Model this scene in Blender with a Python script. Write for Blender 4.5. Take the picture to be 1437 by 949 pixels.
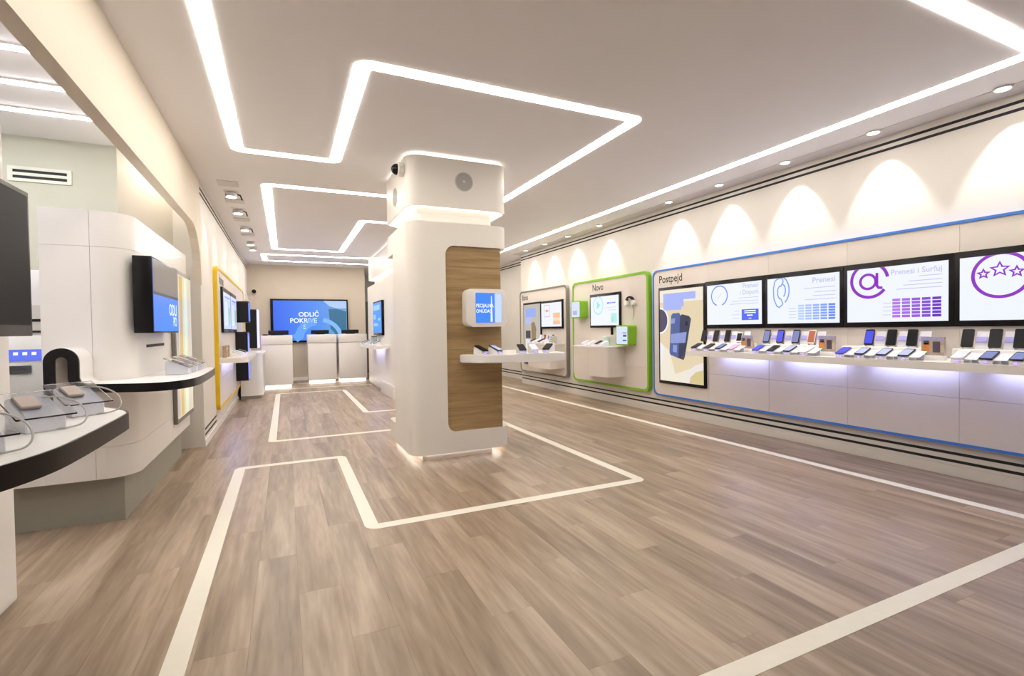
import bpy, bmesh, math, random
from math import sin, cos, pi, radians, atan2, hypot
from mathutils import Vector, Matrix
random.seed(7)
scn = bpy.context.scene
for o in list(bpy.data.objects): bpy.data.objects.remove(o)
COL = scn.collection

# ---------------------------------------------------------------- camera
F_PX, YAW, PITCH, ROLL = 690.75, .430477, -.0193939, .0145907
IMG_W, IMG_H = 1437, 949
r0 = Vector((cos(YAW), -sin(YAW), 0)); f0 = Vector((sin(YAW), cos(YAW), 0)); u0 = Vector((0, 0, 1))
FWD = f0*cos(PITCH) + u0*sin(PITCH); u1 = -f0*sin(PITCH) + u0*cos(PITCH)
RGT = r0*cos(ROLL) - u1*sin(ROLL); UPV = r0*sin(ROLL) + u1*cos(ROLL)
EYE = Vector((0, 0, 1.2))
cam = bpy.data.cameras.new('camera'); camo = bpy.data.objects.new('camera', cam); COL.objects.link(camo)
camo.matrix_world = Matrix(((RGT.x, UPV.x, -FWD.x, EYE.x), (RGT.y, UPV.y, -FWD.y, EYE.y), (RGT.z, UPV.z, -FWD.z, EYE.z), (0, 0, 0, 1)))
cam.sensor_fit = 'HORIZONTAL'; cam.sensor_width = 36; cam.lens = F_PX/IMG_W*36; cam.clip_start = .05
scn.camera = camo
def ray(px, py): return RGT*((px-IMG_W/2)/F_PX) - UPV*((py-IMG_H/2)/F_PX) + FWD
def at_x(px, py, X): d = ray(px, py); return EYE + d*((X-EYE.x)/d.x)
def at_z(px, py, Z): d = ray(px, py); return EYE + d*((Z-EYE.z)/d.z)

# ---------------------------------------------------------------- world, exposure, light levels
w = bpy.data.worlds.new('world'); scn.world = w; w.use_nodes = True
w.node_tree.nodes['Background'].inputs[0].default_value = (.9, .92, 1, 1)
w.node_tree.nodes['Background'].inputs[1].default_value = .3
vs = scn.view_settings
vs.view_transform = 'Standard'; vs.look = 'None'; vs.gamma = 1; vs.use_curve_mapping = False
vs.exposure = 0.12
STRIP_E = 18.0      # ceiling light strips
SPOT_W = 36.0       # wall washers
ALCOVE_E = 27.0
GLOW_E = 2.0        # column light rings
SHELF_E = 18.0       # strips under the long shelf
SCREEN_E = 1.0
WARM = (1, .94, .85); COOL = (.80, .80, 1.0)

# ---------------------------------------------------------------- materials
MATS = {}
def mat(name, col, rough=.5, metal=0., emit=None, es=0., noise=0., nscale=8., bump=0., coat=0., trans=0., ior=1.45, spec=.5):
    if name in MATS: return MATS[name]
    m = bpy.data.materials.new(name); m.use_nodes = True
    nt = m.node_tree; b = nt.nodes['Principled BSDF']
    b.inputs['Base Color'].default_value = (*col, 1); b.inputs['Roughness'].default_value = rough
    b.inputs['Metallic'].default_value = metal; b.inputs['Coat Weight'].default_value = coat
    b.inputs['Transmission Weight'].default_value = trans; b.inputs['IOR'].default_value = ior
    b.inputs['Specular IOR Level'].default_value = spec
    if emit: b.inputs['Emission Color'].default_value = (*emit, 1); b.inputs['Emission Strength'].default_value = es
    if noise or bump:
        tc = nt.nodes.new('ShaderNodeNewGeometry'); n = nt.nodes.new('ShaderNodeTexNoise')
        n.inputs['Scale'].default_value = nscale; n.inputs['Detail'].default_value = 4
        nt.links.new(tc.outputs['Position'], n.inputs['Vector'])
        if noise:
            r = nt.nodes.new('ShaderNodeValToRGB')
            r.color_ramp.elements[0].color = (*[c*(1-noise) for c in col], 1); r.color_ramp.elements[1].color = (*[min(1, c*(1+noise)) for c in col], 1)
            r.color_ramp.elements[0].position = .3; r.color_ramp.elements[1].position = .7
            nt.links.new(n.outputs['Fac'], r.inputs['Fac']); nt.links.new(r.outputs['Color'], b.inputs['Base Color'])
        if bump:
            bp = nt.nodes.new('ShaderNodeBump'); bp.inputs['Strength'].default_value = bump; bp.inputs['Distance'].default_value = .002
            nt.links.new(n.outputs['Fac'], bp.inputs['Height']); nt.links.new(bp.outputs['Normal'], b.inputs['Normal'])
    MATS[name] = m; return m
def glow(name, col, s):          # something that gives off light
    return mat(name, (.02, .02, .02), .4, emit=col, es=s)
def ink(name, col, s=SCREEN_E):  # colours shown on a lit screen
    return mat('screen_'+name, (.01, .01, .01), .25, emit=col, es=s)

M_WALL = mat('wall_paint', (.71, .67, .62), .7, noise=.015, nscale=3, bump=.05)
M_BACK = mat('rear_wall_paint', (.62, .54, .44), .7, noise=.015, nscale=3)
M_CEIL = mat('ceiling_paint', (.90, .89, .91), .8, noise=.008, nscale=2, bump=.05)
M_CEIL2 = mat('ceiling_border_grey', (.68, .65, .64), .8, noise=.012, nscale=2)
M_BEAM = mat('beam_paint', (.74, .66, .55), .75, noise=.015, nscale=3)
M_SAGE = mat('sage_paint', (.57, .57, .46), .8, noise=.02, nscale=3)
M_WHITE = mat('white_lacquer', (.86, .83, .79), .28, noise=.008, nscale=4, coat=.2)
M_COLW = mat('column_white', (.84, .80, .74), .35, noise=.008, nscale=4)
M_PANEL = mat('panel_laminate', (.72, .66, .61), .35, noise=.01, nscale=5)
M_TOP = mat('shelf_white', (.88, .86, .84), .25, noise=.006, nscale=6)
M_PLINTH = mat('plinth_grey', (.36, .35, .29), .5, noise=.03, nscale=6)
M_BLACK = mat('black_gloss', (.010, .009, .010), .25, noise=.05, nscale=10, spec=.25)
M_BLACKM = mat('black_satin', (.013, .012, .013), .5, noise=.05, nscale=10, spec=.25)
M_SLOT = mat('slot_black', (.01, .01, .012), .6, noise=.05)
M_STRIPF = mat('inlay_cream', (.80, .76, .66), .4, noise=.015, nscale=20)
M_GREEN = mat('green_lacquer', (.24, .50, .03), .35, noise=.02, nscale=8)
M_BLUE = mat('blue_lacquer', (.05, .19, .62), .35, noise=.02, nscale=8)
M_GREY = mat('grey_lacquer', (.22, .20, .18), .4, noise=.02, nscale=8)
M_YELLOW = mat('yellow_lacquer', (.80, .52, .01), .35, noise=.02, nscale=8)
M_TEXT = mat('lettering_dark', (.03, .025, .025), .5, noise=.02)
M_DARK = mat('dark_grey_plastic', (.07, .07, .075), .4, noise=.03)
M_LGREY = mat('light_grey_plastic', (.55, .54, .53), .4, noise=.02)
M_METAL = mat('brushed_metal', (.55, .54, .52), .3, metal=1, noise=.03, nscale=40)
M_ACRYL = mat('clear_acrylic', (.93, .95, 1), .05, trans=1, ior=1.35)
M_CARD = mat('frosted_card', (.84, .84, .92), .25, noise=.01, nscale=30)
M_GLASSB = mat('phone_glass', (.008, .008, .011), .25, noise=.02, spec=.25)
M_TAN = mat('tan_label', (.42, .30, .20), .5, noise=.05, nscale=30)
E_STRIP = glow('light_strip_warm', WARM, STRIP_E)
E_COVE = glow('column_light_warm', (1, .93, .82), GLOW_E)
E_HALO = glow('halo_light', (1, .93, .82), 2.6)
E_ALC = glow('alcove_tube_light', (.95, .94, 1), ALCOVE_E)
E_SHELF = glow('shelf_strip_light', (.46, .52, 1.0), SHELF_E)
E_LAMP = glow('lamp_lens', (1, .96, .94), 14.0)
E_KICK = glow('kick_light', (1, .92, .80), 2.2)
E_LED = glow('alarm_led', (.25, .15, 1), 3.0)

def wood(name, cols, stretch, plank=True, rough=.42):
    m = bpy.data.materials.new(name); m.use_nodes = True; nt = m.node_tree; b = nt.nodes['Principled BSDF']
    N = nt.nodes.new; L = nt.links.new
    geo = N('ShaderNodeNewGeometry'); info = N('ShaderNodeObjectInfo')
    mul = N('ShaderNodeVectorMath'); mul.operation = 'MULTIPLY'; mul.inputs[1].default_value = stretch
    add = N('ShaderNodeVectorMath'); add.operation = 'ADD'
    sc = N('ShaderNodeMath'); sc.operation = 'MULTIPLY'; sc.inputs[1].default_value = 37.0
    L(info.outputs['Random'], sc.inputs[0]); L(geo.outputs['Position'], mul.inputs[0]); L(mul.outputs[0], add.inputs[0]); L(sc.outputs[0], add.inputs[1])
    n1 = N('ShaderNodeTexNoise'); n1.inputs['Scale'].default_value = 1; n1.inputs['Detail'].default_value = 5; n1.inputs['Distortion'].default_value = .6
    n2 = N('ShaderNodeTexNoise'); n2.inputs['Scale'].default_value = 5; n2.inputs['Detail'].default_value = 3
    L(add.outputs[0], n1.inputs['Vector']); L(add.outputs[0], n2.inputs['Vector'])
    mix = N('ShaderNodeMix'); mix.data_type = 'FLOAT'; mix.inputs[0].default_value = .3
    L(n1.outputs['Fac'], mix.inputs[2]); L(n2.outputs['Fac'], mix.inputs[3])
    ad2 = N('ShaderNodeMath'); ad2.operation = 'MULTIPLY_ADD'; ad2.inputs[1].default_value = .12 if plank else .1
    sub = N('ShaderNodeMath'); sub.operation = 'SUBTRACT'; sub.inputs[1].default_value = .5
    L(info.outputs['Random'], sub.inputs[0]); L(sub.outputs[0], ad2.inputs[0]); L(mix.outputs[0], ad2.inputs[2])
    r = N('ShaderNodeValToRGB'); e = r.color_ramp.elements
    e[0].position = .32; e[0].color = (*cols[0], 1); e[1].position = .68; e[1].color = (*cols[2], 1)
    k = e.new(.5); k.color = (*cols[1], 1)
    L(ad2.outputs[0], r.inputs['Fac']); L(r.outputs['Color'], b.inputs['Base Color'])
    b.inputs['Roughness'].default_value = rough
    bp = N('ShaderNodeBump'); bp.inputs['Strength'].default_value = .15; bp.inputs['Distance'].default_value = .001
    L(n2.outputs['Fac'], bp.inputs['Height']); L(bp.outputs['Normal'], b.inputs['Normal'])
    return m
M_FLOOR = wood('floor_oak', ((.20, .14, .092), (.325, .24, .165), (.46, .36, .265)), (9, .8, 1), rough=.36)
M_OAK = wood('column_oak', ((.27, .17, .075), (.38, .255, .12), (.48, .34, .17)), (1.2, 1.2, 22), False, .4)

# ---------------------------------------------------------------- mesh helpers
def newbm(): return bmesh.new()
def box(bm, x0, x1, y0, y1, z0, z1, bev=0., seg=2):
    vs_ = [bm.verts.new(p) for p in ((x0, y0, z0), (x1, y0, z0), (x1, y1, z0), (x0, y1, z0), (x0, y0, z1), (x1, y0, z1), (x1, y1, z1), (x0, y1, z1))]
    fs = [bm.faces.new([vs_[i] for i in q]) for q in ((0, 3, 2, 1), (4, 5, 6, 7), (0, 1, 5, 4), (1, 2, 6, 5), (2, 3, 7, 6), (3, 0, 4, 7))]
    if bev:
        es = list({e for f in fs for e in f.edges})
        bmesh.ops.bevel(bm, geom=es, offset=bev, segments=seg, profile=.5, affect='EDGES')
    return bm
AX = {'z': lambda u, v, h: (u, v, h), 'y': lambda u, v, h: (u, h, v), 'x': lambda u, v, h: (h, u, v)}
def prism(bm, pts, h0, h1, axis='z'):
    f = AX[axis]; n = len(pts)
    a = [bm.verts.new(f(u, v, h0)) for u, v in pts]; b = [bm.verts.new(f(u, v, h1)) for u, v in pts]
    bm.faces.new(a); bm.faces.new(b[::-1])
    for i in range(n): j = (i+1) % n; bm.faces.new((a[i], b[i], b[j], a[j]))
    return bm
def ring(bm, out, inn, h0, h1, axis='z'):
    f = AX[axis]; n = len(out)
    A = [bm.verts.new(f(u, v, h0)) for u, v in out]; B = [bm.verts.new(f(u, v, h1)) for u, v in out]
    C = [bm.verts.new(f(u, v, h0)) for u, v in inn]; D = [bm.verts.new(f(u, v, h1)) for u, v in inn]
    for i in range(n):
        j = (i+1) % n
        for q in ((A[i], B[i], B[j], A[j]), (C[j], D[j], D[i], C[i]), (B[i], D[i], D[j], B[j]), (A[j], C[j], C[i], A[i])): bm.faces.new(q)
    return bm
def rrect(x0, x1, y0, y1, r, seg=8):
    rs = r if isinstance(r, (tuple, list)) else (r,)*4     # corners: x0y0, x1y0, x1y1, x0y1
    pts = []
    for (cx, cy, a0, k) in ((x0, y0, pi, 0), (x1, y0, 1.5*pi, 1), (x1, y1, 0, 2), (x0, y1, .5*pi, 3)):
        rr = max(rs[k], 1e-4); ox = cx + (rr if cx == x0 else -rr); oy = cy + (rr if cy == y0 else -rr)
        for i in range(seg+1):
            a = a0 + i*pi/2/seg; pts.append((ox+rr*cos(a), oy+rr*sin(a)))
    return pts
def ellipse(cx, cy, rx, ry, n=32): return [(cx+rx*cos(2*pi*i/n), cy+ry*sin(2*pi*i/n)) for i in range(n)]
def lathe(bm, prof, c=(0, 0, 0), axis='z', n=24):
    rows = []
    for r, h in prof:
        row = []
        for i in range(n):
            a = 2*pi*i/n; u, v = r*cos(a), r*sin(a); p = AX[axis](u, v, h)
            row.append(bm.verts.new((p[0]+c[0], p[1]+c[1], p[2]+c[2])))
        rows.append(row)
    for k in range(len(rows)-1):
        for i in range(n): j = (i+1) % n; bm.faces.new((rows[k][i], rows[k][j], rows[k+1][j], rows[k+1][i]))
    bm.faces.new(rows[0][::-1]); bm.faces.new(rows[-1]); return bm
def tube(bm, pts, r, n=6):
    pts = [Vector(p) for p in pts]; rows = []
    for i, p in enumerate(pts):
        t = (pts[min(i+1, len(pts)-1)] - pts[max(i-1, 0)]).normalized()
        a = t.cross(Vector((0, 0, 1)) if abs(t.z) < .9 else Vector((1, 0, 0))).normalized(); b = t.cross(a)
        rows.append([bm.verts.new(p + r*(a*cos(2*pi*k/n) + b*sin(2*pi*k/n))) for k in range(n)])
    for i in range(len(rows)-1):
        for k in range(n): j = (k+1) % n; bm.faces.new((rows[i][k], rows[i][j], rows[i+1][j], rows[i+1][k]))
    bm.faces.new(rows[0][::-1]); bm.faces.new(rows[-1]); return bm
def stroke(bm, pts, wd, h0, h1, axis='y', caps=True):
    """a line of width wd drawn in a plane and given thickness h0..h1"""
    n = len(pts); Lf = []; Rt = []
    closed = hypot(pts[0][0]-pts[-1][0], pts[0][1]-pts[-1][1]) < 1e-6
    for i, (x, y) in enumerate(pts):
        if closed: a = pts[i-1 if i > 0 else n-2]; b = pts[i+1 if i < n-1 else 1]
        else: a = pts[max(i-1, 0)]; b = pts[min(i+1, n-1)]
        d1 = Vector((x-a[0], y-a[1])); d2 = Vector((b[0]-x, b[1]-y))
        d1 = d1.normalized() if d1.length > 1e-9 else d2.normalized(); d2 = d2.normalized() if d2.length > 1e-9 else d1
        t = (d1+d2); t = t.normalized() if t.length > 1e-6 else d1
        k = 1/max(.45, t.dot(d2)); nx, ny = -t.y*k, t.x*k
        Lf.append((x+nx*wd/2, y+ny*wd/2)); Rt.append((x-nx*wd/2, y-ny*wd/2))
    if closed:
        ring(bm, Lf[:-1], Rt[:-1], h0, h1, axis)
    else: 
        f = AX[axis]
        V = [[bm.verts.new(f(u, v, h)) for u, v in S] for S in (Lf, Rt) for h in (h0, h1)]
        for i in range(n-1):
            for a, b in ((0, 1), (1, 3), (3, 2), (2, 0)): bm.faces.new((V[a][i], V[b][i], V[b][i+1], V[a][i+1]))
        bm.faces.new((V[0][0], V[2][0], V[3][0], V[1][0])); bm.faces.new((V[0][-1], V[1][-1], V[3][-1], V[2][-1]))
    return bm
def arc(cx, cy, r, a0, a1, n=24, ry=None): ry = ry or r; return [(cx+r*cos(radians(a0+(a1-a0)*i/n)), cy+ry*sin(radians(a0+(a1-a0)*i/n))) for i in range(n+1)]

def soften(pts, it=2):
    """round an open polyline by corner cutting, ends kept"""
    for _ in range(it):
        q = [tuple(pts[0])]
        for a, b in zip(pts[:-1], pts[1:]):
            q.append(tuple(u*.75+v*.25 for u, v in zip(a, b))); q.append(tuple(u*.25+v*.75 for u, v in zip(a, b)))
        pts = q+[tuple(pts[-1])]
    return pts
def cut(bm, z):
    """drop what would lie above the top edge of the screen"""
    bmesh.ops.bisect_plane(bm, geom=bm.verts[:]+bm.edges[:]+bm.faces[:], plane_co=(0, 0, z), plane_no=(0, 0, 1), clear_outer=True); return bm
def link(name, data, m, parent=None):
    o = bpy.data.objects.new(name, data)
    if data and m and not data.materials: data.materials.append(m)
    COL.objects.link(o)
    if parent: o.parent = parent
    return o
def obj(name, bm, m, parent=None, smooth=True, off=None):
    if off: bmesh.ops.translate(bm, verts=bm.verts[:], vec=off)
    bmesh.ops.recalc_face_normals(bm, faces=bm.faces[:])
    me = bpy.data.meshes.new(name); bm.to_mesh(me); bm.free()
    if smooth: me.shade_smooth(); me.set_sharp_from_angle(angle=radians(32))
    return link(name, me, m, parent)
def tag(o, label=None, cat=None, group=None, kind=None):
    if label: o['label'] = label
    if cat: o['category'] = cat
    if group: o['group'] = group
    if kind: o['kind'] = kind
    return o
def thing(name, label, cat, loc=(0, 0, 0), rotz=0., group=None):
    o = bpy.data.objects.new(name, None); COL.objects.link(o); o.empty_display_size = .1
    o.location = loc; o.rotation_euler = (0, 0, rotz); return tag(o, label, cat, group)
def struct(name, bm, m, label=None, smooth=False, parent=None):
    o = obj(name, bm, m, parent, smooth)
    if not parent: tag(o, label, None, None, 'structure')
    return o
def copy_tree(o, parent=None):
    c = o.copy(); COL.objects.link(c); c.parent = parent
    for ch in o.children: copy_tree(ch, c)
    return c
def text(name, s, size, m, parent, loc, align='LEFT', squeeze=1.):
    cu = bpy.data.curves.new('t', 'FONT'); cu.body = s; cu.size = size; cu.align_x = align; cu.resolution_u = 3; cu.offset = size*.014
    ob = bpy.data.objects.new('t', cu); COL.objects.link(ob)
    dg = bpy.context.evaluated_depsgraph_get(); me = bpy.data.meshes.new_from_object(ob.evaluated_get(dg))
    bpy.data.objects.remove(ob); bpy.data.curves.remove(cu)
    me.transform(Matrix(((squeeze, 0, 0, 0), (0, 0, -1, 0), (0, 1, 0, 0), (0, 0, 0, 1)))); me.name = name
    me.materials.clear()
    o = link(name, me, m, parent); o.location = loc; return o
R_WALL, L_WALL = -pi/2, pi/2     # local x = viewer's right, local y = into the wall
ORD = ['first', 'second', 'third', 'fourth', 'fifth', 'sixth', 'seventh', 'eighth', 'ninth', 'tenth', 'eleventh', 'twelfth', 'thirteenth', 'fourteenth', 'fifteenth', 'sixteenth']
CEIL = 2.8

# ================================================================ SETTING
WR, WL, YB = 4.7, -.8, 13.1
# ---- floor: planks on a slab
slab = struct('floor', box(newbm(), -4.2, 6.2, -3.2, 15.2, -.12, -.006), mat('joint_dark', (.09, .065, .045), .7, noise=.05), 'grey-brown oak plank floor of the shop')
PW, PL = .182, 1.22
proto = bpy.data.meshes.new('plank'); b_ = newbm(); box(b_, 0, PW-.0007, 0, PL-.0008, -.006, 0); bmesh.ops.recalc_face_normals(b_, faces=b_.faces[:]); b_.to_mesh(proto); b_.free(); proto.materials.append(M_FLOOR)
cells = []
for i in range(-23, 34):
    off = ((i*7) % 11)/11*PL
    for j in range(-3, 13):
        x, y = i*PW+.03, j*PL+off
        if x < -4.2 or x+PW > 6.2 or y < -3.2 or y+PL > 15.2: continue
        d = (Vector((x+PW/2, y+PL/2, 0))-EYE); dep = d.dot(FWD)
        vis = False
        if dep > .5:
            px = IMG_W/2+F_PX*d.dot(RGT)/dep; py = IMG_H/2-F_PX*d.dot(UPV)/dep
            vis = -60 < px < 1500 and py < 1050 and x > -1.3 and x < 4.7 and y < 13
        cells.append(((dep if vis else 100+d.length), x, y))
cells.sort()
rest = newbm()
for k, (d, x, y) in enumerate(cells):
    if k < 290:
        p = link('plank', proto, None, slab); p.location = (x, y, 0)
    else: box(rest, x, x+PW-.0007, y, y+PL-.0008, -.006, 0)
tag(obj('plank_field', rest, M_FLOOR, slab, False), kind='stuff')

# ---- one meandering path, inlaid in the floor and repeated as light in the ceiling
PATH = [(-.39, 1.21), (-.39, 4.93), (.455, 4.93), (.455, 3.07), (2.5, 3.07), (2.5, 5.98), (-.16, 5.98), (-.16, 10.52), (1.05, 10.52), (1.05, 7.46),
        (3.0, 7.46), (3.0, 11.3), (-.385, 11.3), (-.385, 12.3), (4.09, 12.3), (4.09, 1.21)]
def meander(path, wd, z0, z1, seg=6):
    bm = newbm(); n = len(path); A = []
    for i in range(n):
        p, c, q = (Vector(path[i-1]), Vector(path[i]), Vector(path[(i+1) % n]))
        d1 = (c-p).normalized(); d2 = (q-c).normalized(); turn = d1.x*d2.y-d1.y*d2.x
        n1 = Vector((-d1.y, d1.x)); n2 = Vector((-d2.y, d2.x))
        s = 1 if turn > 0 else -1                      # inner corner is on the turning side
        inner = c + (n1+n2)*s*wd/2
        for k in range(seg+1):
            t = k/seg*pi/2; o = inner - s*wd*(n1*cos(t)+n2*sin(t))
            A.append((inner, o) if s > 0 else (o, inner))
    rows = []
    for L, R in A: rows.append([bm.verts.new((*L, z0)), bm.verts.new((*R, z0)), bm.verts.new((*L, z1)), bm.verts.new((*R, z1))])
    for i in range(len(rows)):
        a, b = rows[i], rows[(i+1) % len(rows)]
        for q in ((0, 1), (1, 3), (3, 2), (2, 0)): bm.faces.new((a[q[0]], a[q[1]], b[q[1]], b[q[0]]))
    bmesh.ops.remove_doubles(bm, verts=bm.verts[:], dist=1e-5)
    return bm
struct('trim_1', meander(PATH, .082, -.003, .0012), M_STRIPF, 'cream line inlaid in the floor, running in right-angled turns around the column')
struct('ceiling', box(newbm(), -4.2, 6.2, -3.2, 15.2, CEIL, CEIL+.15), M_CEIL, 'smooth pale ceiling')
struct('trim_2', box(newbm(), 4.49, WR, -3.0, 9.72, CEIL-.004, CEIL), M_CEIL2, 'greyer ceiling strip beside the wall of display panels')  # ceiling given a greyer tone along this wall
CPATH = [(x if i else x, y) for i, (x, y) in enumerate(PATH)]
CPATH[0] = (-.35, 1.36); CPATH[1] = (-.35, 4.93); CPATH[-1] = (4.09, 1.36)
tag(obj('ceiling_light_strip', meander(CPATH, .095, CEIL-.004, CEIL+.01), E_STRIP, None, False), 'continuous warm white light strip set in the ceiling in right-angled turns', 'light strip')

# ---- walls
def slots(name, parent, x0, x1, y0, y1, zs, m=M_SLOT):
    for z in zs: struct(name, box(newbm(), x0, x1, y0, y1, z-.011, z+.011), m, parent=parent)
wr = struct('wall_right', box(newbm(), WR, WR+.3, -3.2, 9.72, 0, CEIL), M_WALL, 'cream wall carrying the display panels')
slots('slot', wr, WR-.002, WR+.02, -3.0, 9.72, (2.735, 2.682))
slots('slot', wr, WR-.002, WR+.02, -3.0, 9.72, (.178, .118))
wr2 = struct('wall_right_rear', box(newbm(), 5.0, 5.2, 9.72, 15.2, 0, CEIL), M_WALL, 'recessed cream wall beyond the display panels')
slots('slot', wr2, 4.998, 5.02, 9.72, 15.0, (2.735, 2.682, .178, .118))
struct('wall_back', box(newbm(), WL-.3, 1.87, YB, YB+.2, 0, CEIL), M_BACK, 'beige rear wall behind the counters')
struct('wall_passage', box(newbm(), 1.0, 5.2, 15.0, 15.2, 0, CEIL), mat('passage_grey', (.62, .62, .62), .7, noise=.02), 'pale grey wall at the end of the rear passage')
struct('wall_front', box(newbm(), -4.2, 5.0, -3.2, -3.0, 0, CEIL), M_WALL, 'plain wall behind the viewer')
struct('wall_outer_left', box(newbm(), -4.2, -4.0, -3.0, 6.5, 0, CEIL), M_WALL, 'plain wall at the far side of the side room')
d1 = struct('door_1', box(newbm(), 2.15, 3.05, 14.95, 15.0, 0, 2.05, .005), mat('door_grey', (.16, .145, .14), .5, noise=.03), 'dark grey door at the end of the rear passage')
struct('door_handle', box(newbm(), 2.22, 2.34, 14.90, 14.95, 1.0, 1.02, .004), M_METAL, parent=d1)
wl = struct('wall_left', box(newbm(), -1.03, WL, 6.05, YB, 0, CEIL), M_WALL, 'cream wall with the yellow framed panel')
slots('slot', wl, WL-.02, WL+.002, 6.1, YB, (2.735, 2.682))
slots('slot', wl, WL-.02, WL+.002, 6.1, 7.02, (.178, .118))
struct('wall_alcove_rear', box(newbm(), -4.0, -1.28, 5.24, 5.44, 0, CEIL), M_SAGE, 'sage green wall above the white kiosk')
struct('wall_alcove_side', prism(newbm(), [(-1.28, 5.24), (-1.03, 6.05), (-1.03, 6.3), (-1.28, 6.3)], 0, CEIL), M_WALL, 'cream wall washed with light behind the beam')
struct('baseboard_left', box(newbm(), WL, WL+.012, 6.05, YB, 0, .075, .003), M_WHITE, 'low white baseboard along the left wall')
struct('baseboard_right', box(newbm(), WR-.012, WR, -3.0, 9.72, 0, .085, .003), M_WALL, 'low cream baseboard under the display panels')
struct('baseboard_back', box(newbm(), WL, 1.87, YB-.012, YB, 0, .085, .003), M_WHITE, 'low white baseboard along the rear wall')
# beam with the fillet where it meets the left wall
bp = [(-3.0, CEIL), (-3.0, 2.27), (5.55, 2.27)] + [(5.55+.49*sin(radians(a)), 1.78+.49*cos(radians(a))) for a in range(10, 91, 10)] + [(6.05, 1.70), (6.05, CEIL)]
struct('beam', prism(newbm(), bp, -.86, -.79, 'x'), M_BEAM, 'long beige dropped beam curving down into the left wall')

# ---- air grille in the alcove
g = thing('air_grille', 'white air grille with two dark slots on sage green wall', 'grille', (-1.78, 5.24, 2.495))
obj('frame', ring(newbm(), rrect(-.2, .2, -.06, .06, .005, 2), rrect(-.17, .17, -.035, .035, .003, 2), -.012, 0, 'y'), mat('grille_white', (.72, .74, .62), .5, noise=.01), g)
obj('backing', box(newbm(), -.17, .17, -.003, 0, -.035, .035), M_SLOT, g)
obj('blade', box(newbm(), -.17, .17, -.011, -.003, -.012, .012), MATS['grille_white'], g)
# ---- alcove tubes; the front pair is unseen, added for extra light
for k, y in enumerate((2.65, 3.14, 3.63, 4.12, 4.61)):
    t = thing('tube_light', ['', '', 'nearest', 'middle', 'farthest'][k] + ' of the bluish white ceiling tubes behind the beam' if k > 1 else '%s added bluish white ceiling tube from the front, unseen above the near kiosk' % ORD[k], 'tube light', (-2.3, y, CEIL), 0, 'ceiling tubes in the side room')
    obj('housing', box(newbm(), -1.22, 1.22, -.03, .03, -.012, 0), M_WHITE, t)
    obj('diffuser', box(newbm(), -1.2, 1.2, -.024, .024, -.02, -.012, .003), E_ALC, t)
cv = thing('cove_light', 'hidden light strip washing the wall behind the beam', 'light strip', (-.98, 5.6, CEIL))
obj('lens', box(newbm(), -.03, .03, -.35, .4, -.015, -.002), glow('cove_lamp', (1, .97, .84), 15), cv)

# ---- right-hand downlights with their scallops
for k, y in enumerate((.86, 1.68, 2.50, 3.30, 4.11, 4.92, 6.46, 7.41, 8.24, 9.06)):
    t = thing('downlight', ('%s recessed ceiling downlight from the right above the panel wall' % ORD[max(k-1, 0)]) if k else 'recessed downlight at the near end of the panel wall', 'downlight', (4.50, y, CEIL-.004), 0, 'downlights along the panel wall')
    obj('rim', lathe(newbm(), [(.052, 0), (.056, -.006), (.044, -.009), (.04, -.004)]), M_WHITE, t)
    obj('lens', lathe(newbm(), [(.040, -.004), (.038, -.008), (.001, -.009)]), E_LAMP, t)
    L = bpy.data.lights.new('downlight_beam', 'SPOT'); L.energy = SPOT_W; L.spot_size = radians(64); L.spot_blend = .45; L.shadow_soft_size = .012; L.color = (1, .93, .86)
    lo = bpy.data.objects.new('downlight_beam', L); COL.objects.link(lo); lo.parent = t; lo.location = (0, 0, -.02)
    lo.rotation_euler = (0, radians(-15), 0)
# ---- left-hand spots
for k, y in enumerate((6.43, 7.3, 8.47, 9.83, 10.47)):
    t = thing('spotlight', '%s ceiling spotlight in the row above the yellow framed panel, from the front' % ORD[k], 'spotlight', (-.53, y, CEIL), 0, 'spotlights above the left wall')
    obj('plate', box(newbm(), -.075, .075, -.06, .06, -.006, 0, .002), M_WHITE, t)
    hd = obj('lamp_head', lathe(newbm(), [(.055, 0), (.06, -.005), (.06, -.045), (.052, -.05)], (0, 0, -.012)), M_LGREY, t)
    obj('lens', lathe(newbm(), [(.052, -.0605), (.05, -.064), (.001, -.065)]), E_LAMP, t)
    if k < 3: obj('arm', tube(newbm(), [(.03, .0, -.02), (.09, .02, -.03), (.105, .05, -.075)], .008), M_BLACKM, t)
    L = bpy.data.lights.new('spot_beam', 'SPOT'); L.energy = 11; L.spot_size = radians(46); L.spot_blend = .4; L.shadow_soft_size = .012; L.color = (1, .95, .88)
    lo = bpy.data.objects.new('spot_beam', L); COL.objects.link(lo); lo.parent = t; lo.location = (0, 0, -.075); lo.rotation_euler = (0, radians(18), 0)
for k, y in enumerate((6.08, 6.85, 7.95, 9.15)):
    t = thing('ceiling_hatch', '%s blank rectangular ceiling plate between the spotlights, from the front' % ORD[k], 'ceiling plate', (-.53, y, CEIL), 0, 'blank plates between the spotlights')
    obj('plate', box(newbm(), -.1, .1, -.10, .10, -.008, 0, .002), M_CEIL2, t)

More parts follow.
